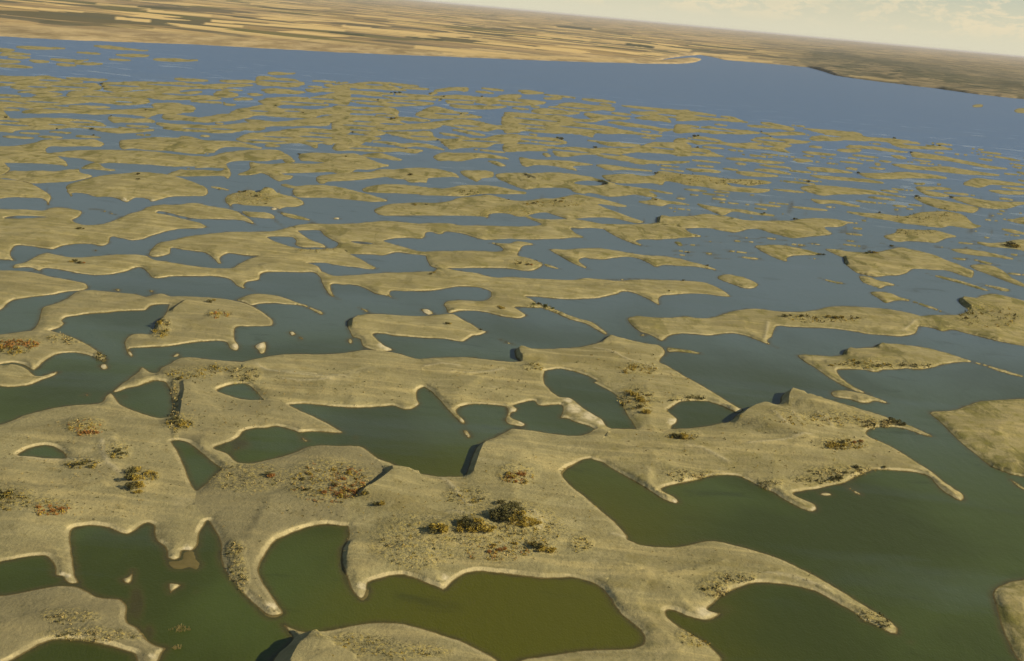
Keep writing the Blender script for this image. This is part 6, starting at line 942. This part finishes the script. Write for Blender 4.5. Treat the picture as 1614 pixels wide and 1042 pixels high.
def spot(o, px, py):
    """point of the island's surface that shows at this place"""
    q = (o.pr[:, 0] - px) ** 2 + ((o.pr[:, 1] - py) * 1.8) ** 2; i = np.argsort(q)[:4]; w = 1 / (q[i] + .3); w /= w.sum()
    x, y = (o.X[i] * w[:, None]).sum(0); return float(x), float(y), float((o.z[i] * w).sum())
def on_isle(px, py):
    for o in isles:
        P = o.out[0][0]
        if P[:, 0].min() <= px <= P[:, 0].max() and P[:, 1].min() <= py <= P[:, 1].max() and inside(np.array([[px, py]]), [q for q, _ in o.out])[0]: return o
    return min(isles, key=lambda o: ((o.out[0][0] - (px, py)) ** 2).sum(1).min())

SHRUBS = '''804,806,18,dark 790,808,17,dark 797,800,16,dark 812,803,14,dark 818,812,15,gold 808,818,14,gold 826,820,12,gold 795,818,16,dark 836,826,10,gold 785,812,18,dark 822,806,14,dark
690,835,20,gold 683,837,15,dark 701,838,14,gold 735,823,15,dark 745,828,17,dark 752,822,13,gold 760,834,15,gold 768,838,12,gold 726,825,10,gold
840,858,10,gold 848,862,13,dark 855,868,13,gold 866,869,12,gold 872,867,8,gold 786,868,8,rust 794,866,8,rust 770,870,7,rust 812,858,7,gold 777,860,7,gold
430,751,11,rust 424,749,9,dark 600,794,10,gold 592,795,8,dark
206,745,14,dark 207,757,15,dark 209,768,14,dark 214,742,12,gold 215,755,13,gold 219,768,13,gold 217,777,10,gold 232,748,9,gold 243,748,7,gold 186,712,8,dark 193,716,7,dark
4,786,20,dark 12,782,12,gold 120,734,8,dark 130,733,8,dark 142,736,7,dark
60,800,7,rust 82,806,8,rust 96,803,7,rust
275,668,10,dark 280,662,9,dark 283,672,8,gold 290,668,8,gold 281,598,9,dark 286,596,7,gold
1070,691,12,dark 1078,690,12,gold 1064,687,8,dark 1310,706,10,gold 1318,703,10,gold 1326,698,9,dark 1332,704,9,gold 1345,697,6,rust 1355,696,6,rust
1404,664,12,dark 1413,667,12,dark 1422,670,9,dark 1320,755,10,dark 1314,756,9,dark 1351,738,9,dark 1355,742,7,dark 1332,746,6,dark 1395,737,5,dark 1288,758,5,dark
993,620,10,gold 1000,624,11,gold 1006,630,10,gold 1013,634,9,gold 1009,643,9,dark 1015,650,10,gold 1022,651,9,gold 985,587,7,gold 1000,580,7,gold 1059,632,5,dark
818,749,8,rust 810,751,8,gold 825,748,8,rust 800,748,7,gold 814,760,6,rust
252,510,9,gold 256,506,8,dark 245,522,8,gold 258,527,6,gold 330,476,9,dark 337,474,6,gold 118,412,9,dark 126,415,9,dark 112,414,6,gold 132,414,6,rust
647,276,10,dark 218,275,9,dark 218,283,7,dark 385,304,11,dark 404,310,11,dark 378,303,7,gold 345,306,6,gold 876,317,8,dark 884,318,8,dark 840,321,8,dark 832,322,7,gold 847,319,6,gold 888,314,7,gold 802,315,4,dark 652,322,7,dark 672,323,6,dark 655,324,6,gold
945,288,9,dark 950,291,7,dark 828,277,7,dark 834,280,6,dark 820,417,6,dark 832,417,7,dark 838,418,6,rust 678,432,7,dark 684,431,5,gold
705,511,8,dark 709,511,6,gold 793,486,9,gold 787,485,7,gold 758,520,5,dark 850,480,9,dark 858,483,9,green 842,481,7,green 870,487,7,green
940,233,9,dark 884,218,11,dark 879,217,8,green 618,189,10,dark 625,187,7,gold 623,147,8,dark 630,147,8,green 617,147,6,green 760,153,7,dark 678,148,6,dark 596,158,5,dark 726,180,5,dark 690,222,5,dark 697,225,5,dark
1094,216,10,dark 1101,215,7,green 1099,233,7,dark 1200,208,5,dark 1214,216,4,dark 1274,287,9,dark 1352,273,9,dark 1373,399,10,dark 1380,400,8,gold 1366,400,7,green 1593,387,14,dark 1600,390,12,gold 1585,388,8,dark 1500,312,9,dark 1445,311,9,dark 1451,313,6,green 1252,346,7,dark 1406,390,7,dark 1386,336,6,dark 1436,241,6,dark
1318,502,11,dark 1326,501,8,gold 1306,500,7,gold 1237,499,9,dark 1264,500,10,dark 1350,502,6,dark 1353,572,8,dark 1346,570,7,gold 1384,578,5,dark 1310,577,7,gold 1205,337,6,dark 1201,338,5,green 1118,414,5,dark 1054,459,5,dark 1078,442,5,dark
145,207,9,dark 147,212,7,dark 160,133,7,dark 163,137,5,dark 434,167,6,dark 477,178,5,dark 230,174,5,dark 90,204,5,dark 10,186,7,dark 175,183,4,dark 555,210,6,dark 640,235,5,dark 694,157,7,green 700,153,6,dark
1292,402,7,dark 1297,402,5,dark 1246,498,6,dark 420,322,5,dark 124,361,8,dark 131,361,5,dark 470,243,6,dark 545,247,5,dark 1411,210,6,green 1480,230,6,green 1470,229,5,green 1085,400,5,dark 1034,315,7,dark 1033,272,7,dark 1036,273,5,dark'''
sh = []
_r = random.Random(3)
for _ in range(26): SHRUBS += ' %.0f,%.0f,%.0f,dark' % (800 + _r.uniform(-24, 22), 806 + _r.uniform(-13, 14), _r.uniform(8, 14))  # scrub on the knoll, its shaded left put into dark leaf colour
for _ in range(14): SHRUBS += ' %.0f,%.0f,%.0f,gold' % (822 + _r.uniform(-24, 24), 824 + _r.uniform(-10, 12), _r.uniform(6, 11))  # scrub on the knoll, its sunlit right put into golden leaf colour
for _ in range(10): SHRUBS += ' %.0f,%.0f,%.0f,gold' % (752 + _r.uniform(-26, 26), 836 + _r.uniform(-8, 8), _r.uniform(7, 12))
for _ in range(16): SHRUBS += ' %.0f,%.0f,%.0f,%s' % (530 + _r.uniform(-55, 55), 762 + _r.uniform(-26, 22), _r.uniform(6, 9), _r.choice(['gold', 'gold', 'rust', 'dark']))
for tk in SHRUBS.split():
    a = tk.split(','); px, py, s, k = float(a[0]), float(a[1]), float(a[2]), a[3]
    o = on_isle(px, py)
    if py < 450 and not inside(np.array([[px, py]]), [q for q, _ in o.out])[0]:
        q = (o.vv[:, 0] - px) ** 2 + (o.vv[:, 1] - py) ** 2; i = int(q.argmin())
        if q[i] < 14 ** 2 and (px, py) != (1274, 287): px, py = o.vv[i] * .8 + np.array([o.vv[:, 0].mean(), o.vv[:, 1].mean()]) * .2 if q[i] < 0 else o.vv[i]
    sh.append([float(px), float(py), s * (1.25 if py > 600 else (0.95 if py > 330 else 0.75)), k, o])
COLN = {'dark': 'dark olive', 'gold': 'golden yellow', 'rust': 'rust-coloured', 'green': 'fresh green', 'straw': 'straw-coloured'}
groups = {}
for s in sh: groups.setdefault((id(s[4]), s[3]), []).append(s)
for g in groups.values():
    g.sort(key=lambda s: s[0])
    n = len(g)
    for i, s in enumerate(g):
        k, o = s[3], s[4]
        if n == 1: lab = 'lone %s shrub on %s' % (COLN[k], o.place)
        elif i == 0 or i == n - 1: lab = '%s %s shrub on %s' % ('leftmost' if i == 0 else 'rightmost', COLN[k], o.place)
        else: lab = '%s %s shrub from left on %s' % (ordinal(i + 1), COLN[k], o.place)
        s.append(lab)
for i, (px, py, s, k, o, lab) in enumerate(sh):
    if (px, py) == (1274, 287): X = (*gpt(px, py), 0.1)
    else: X = spot(o, px, py)
    z = max(0.1, X[2]); dist = math.hypot(X[0], X[1], CAMH); w = s * dist / FPX
    crown, stem = SHRUB[k][i % 3]
    parts = s >= 8.5 and py > 400
    q = bpy.data.objects.new('shrub', None if parts else crown); col.objects.link(q)
    if parts:
        for nm, me in (('foliage', crown), ('stem', stem)):
            c = bpy.data.objects.new(nm, me); col.objects.link(c); c.parent = q
        q.empty_display_size = 0.3
    q.location = (X[0], X[1], z); q.rotation_euler = (0, 0, random.uniform(0, 6.28)); q.scale = (w * 1.05, w * 1.05, w * random.uniform(.75, 1.0) * (.62 if 770 < px < 860 and 785 < py < 850 else .85))
    tag(q, lab, 'shrub', 'shrubs on the dunes')

# brush and dry tufts that nobody could count: one mesh per patch
for bi, (cx, cy, rx, ry, n, kinds, name) in enumerate(BRUSH):
    V, Fc, mi = [], [], []
    rs = np.random.default_rng(100 + bi)
    for _ in range(int(n * 1.25)):
        a = rs.uniform(0, 6.283); rr = math.sqrt(rs.uniform(0, 1)); px, py = cx + rx * rr * math.cos(a), cy + ry * rr * math.sin(a)
        if name == 'flooded_reeds': zz = 0.0
        else:
            o = on_isle(px, py)
            if not inside(np.array([[px, py]]), [q for q, _ in o.out])[0]: continue
            sx_, sy_, zz = spot(o, px, py)
            if noise.noise(Vector((px * .09, py * .16, 11.0))) < -0.12: continue
        X = gpt(px, py) if name == 'flooded_reeds' else (sx_ + rs.normal() * .5, sy_ + rs.normal() * .8)
        dist = math.hypot(X[0], X[1], CAMH)
        s = rs.uniform(1.6, 4.6) * dist / FPX * (0.8 if cy < 420 else (0.75 if bi < 9 else 1.25)); k0 = rs.integers(len(kinds))
        for _q in range(9 if cy > 420 else 6):
            c = np.array((X[0], X[1], zz + s * .15)) + rs.normal(size=3) * (s * .32, s * .32, s * .26); c[2] = max(c[2], zz + .02)
            t = s * rs.uniform(.18, .34); d1 = rs.normal(size=3); d1 /= np.linalg.norm(d1); d2 = np.cross(d1, rs.normal(size=3)); d2 /= np.linalg.norm(d2)
            if name == 'flooded_reeds': d1 = np.array((rs.normal() * .3, rs.normal() * .3, 1.0)); t *= 1.5; d2 = np.array((1., 0, 0)) * .4
            k = len(V); V += [tuple(c - d1 * t), tuple(c + d2 * t * .6), tuple(c + d1 * t), tuple(c - d2 * t * .6)]; Fc.append((k, k + 1, k + 2, k + 3)); mi.append(int(k0))
    if not Fc: continue
    ob = mesh_obj(name, V, Fc, LEAF[kinds[0]], False)
    for k in kinds[1:]: ob.data.materials.append(LEAF[k])
    ob.data.polygons.foreach_set('material_index', mi)
    tag(ob, kind='stuff')

# ------------------------------------------------------------------ light and sky
SUN_EL, SUN_AZ = math.radians(27), math.radians(97)       # azimuth clockwise from +Y
sd = bpy.data.lights.new('sun', 'SUN'); sd.energy = 3.75; sd.angle = math.radians(0.53); sd.color = (1.0, 0.90, 0.70)
so = bpy.data.objects.new('sun', sd); col.objects.link(so)
dv = Vector((math.sin(SUN_AZ) * math.cos(SUN_EL), math.cos(SUN_AZ) * math.cos(SUN_EL), math.sin(SUN_EL)))
so.rotation_euler = dv.to_track_quat('Z', 'Y').to_euler(); so.location = dv * 2000
w = bpy.data.worlds.new('World'); scene.world = w; w.use_nodes = True; w.node_tree.nodes.clear(); t = NT(w.node_tree)
sky = t.n('ShaderNodeTexSky', sky_type='NISHITA'); sky.sun_disc = False; sky.sun_elevation = SUN_EL; sky.sun_rotation = SUN_AZ
sky.air_density = 1.0; sky.dust_density = 0.4; sky.ozone_density = 1.0; sky.altitude = 300
gv = t.n('ShaderNodeTexCoord').outputs['Generated']
sp = t.n('ShaderNodeSeparateXYZ'); t.l(gv, sp.inputs[0])
# clouds: project the view direction on a flat layer
el = t.math('MAXIMUM', sp.outputs[2], 0.02)
cn = t.noise(t.mapping(gv, (34, 34, 90)), 1.0, 8, 0.7, 0.3)
cb = t.noise(t.mapping(gv, (5, 5, 16)), 1.0, 4, 0.6, 0.3)
veil = t.math('MULTIPLY', t.ss(sp.outputs[2], 0.075, -0.01), 0.95)                      # thin cloud veil low over the horizon
skyc = t.mix(veil, sky.outputs[0], (9.0, 8.6, 6.5))
cm = t.math('MULTIPLY', t.math('MULTIPLY', t.ss(cn, 0.46, 0.57), t.ss(cb, 0.33, 0.50)), t.math('MULTIPLY', t.ss(sp.outputs[2], 0.30, 0.06), t.ss(sp.outputs[2], 0.006, 0.022)))
skyc = t.mix(t.math('MULTIPLY', cm, 0.6), skyc, (10.4, 8.8, 5.9))
bg = t.n('ShaderNodeBackground'); t.l(skyc, bg.inputs[0]); bg.inputs[1].default_value = 0.052
wo = t.n('ShaderNodeOutputWorld'); t.l(bg.outputs[0], wo.inputs[0])

def haze():
    m, nt = new_mat('haze'); q = NT(nt); v = q.n('ShaderNodeVolumePrincipled'); v.inputs['Density'].default_value = 9e-6; v.inputs['Color'].default_value = (0.92, 0.86, 0.82, 1)
    o = q.n('ShaderNodeOutputMaterial'); q.l(v.outputs[0], o.inputs['Volume'])
    a, z0, z1 = 300000.0, -3.0, 330.0
    V = [(x, y, z) for z in (z0, z1) for y in (-a, a) for x in (-a, a)]
    tag(mesh_obj('haze', V, [(0, 2, 3, 1), (4, 5, 7, 6), (0, 1, 5, 4), (2, 6, 7, 3), (0, 4, 6, 2), (1, 3, 7, 5)], m, False), kind='stuff')
haze()
scene.view_settings.view_transform = 'Standard'; scene.view_settings.look = 'None'; scene.view_settings.exposure = 0.68; scene.view_settings.gamma = 1.0
scene.render.engine = 'CYCLES'; scene.cycles.max_bounces = 4; scene.cycles.use_denoising = True
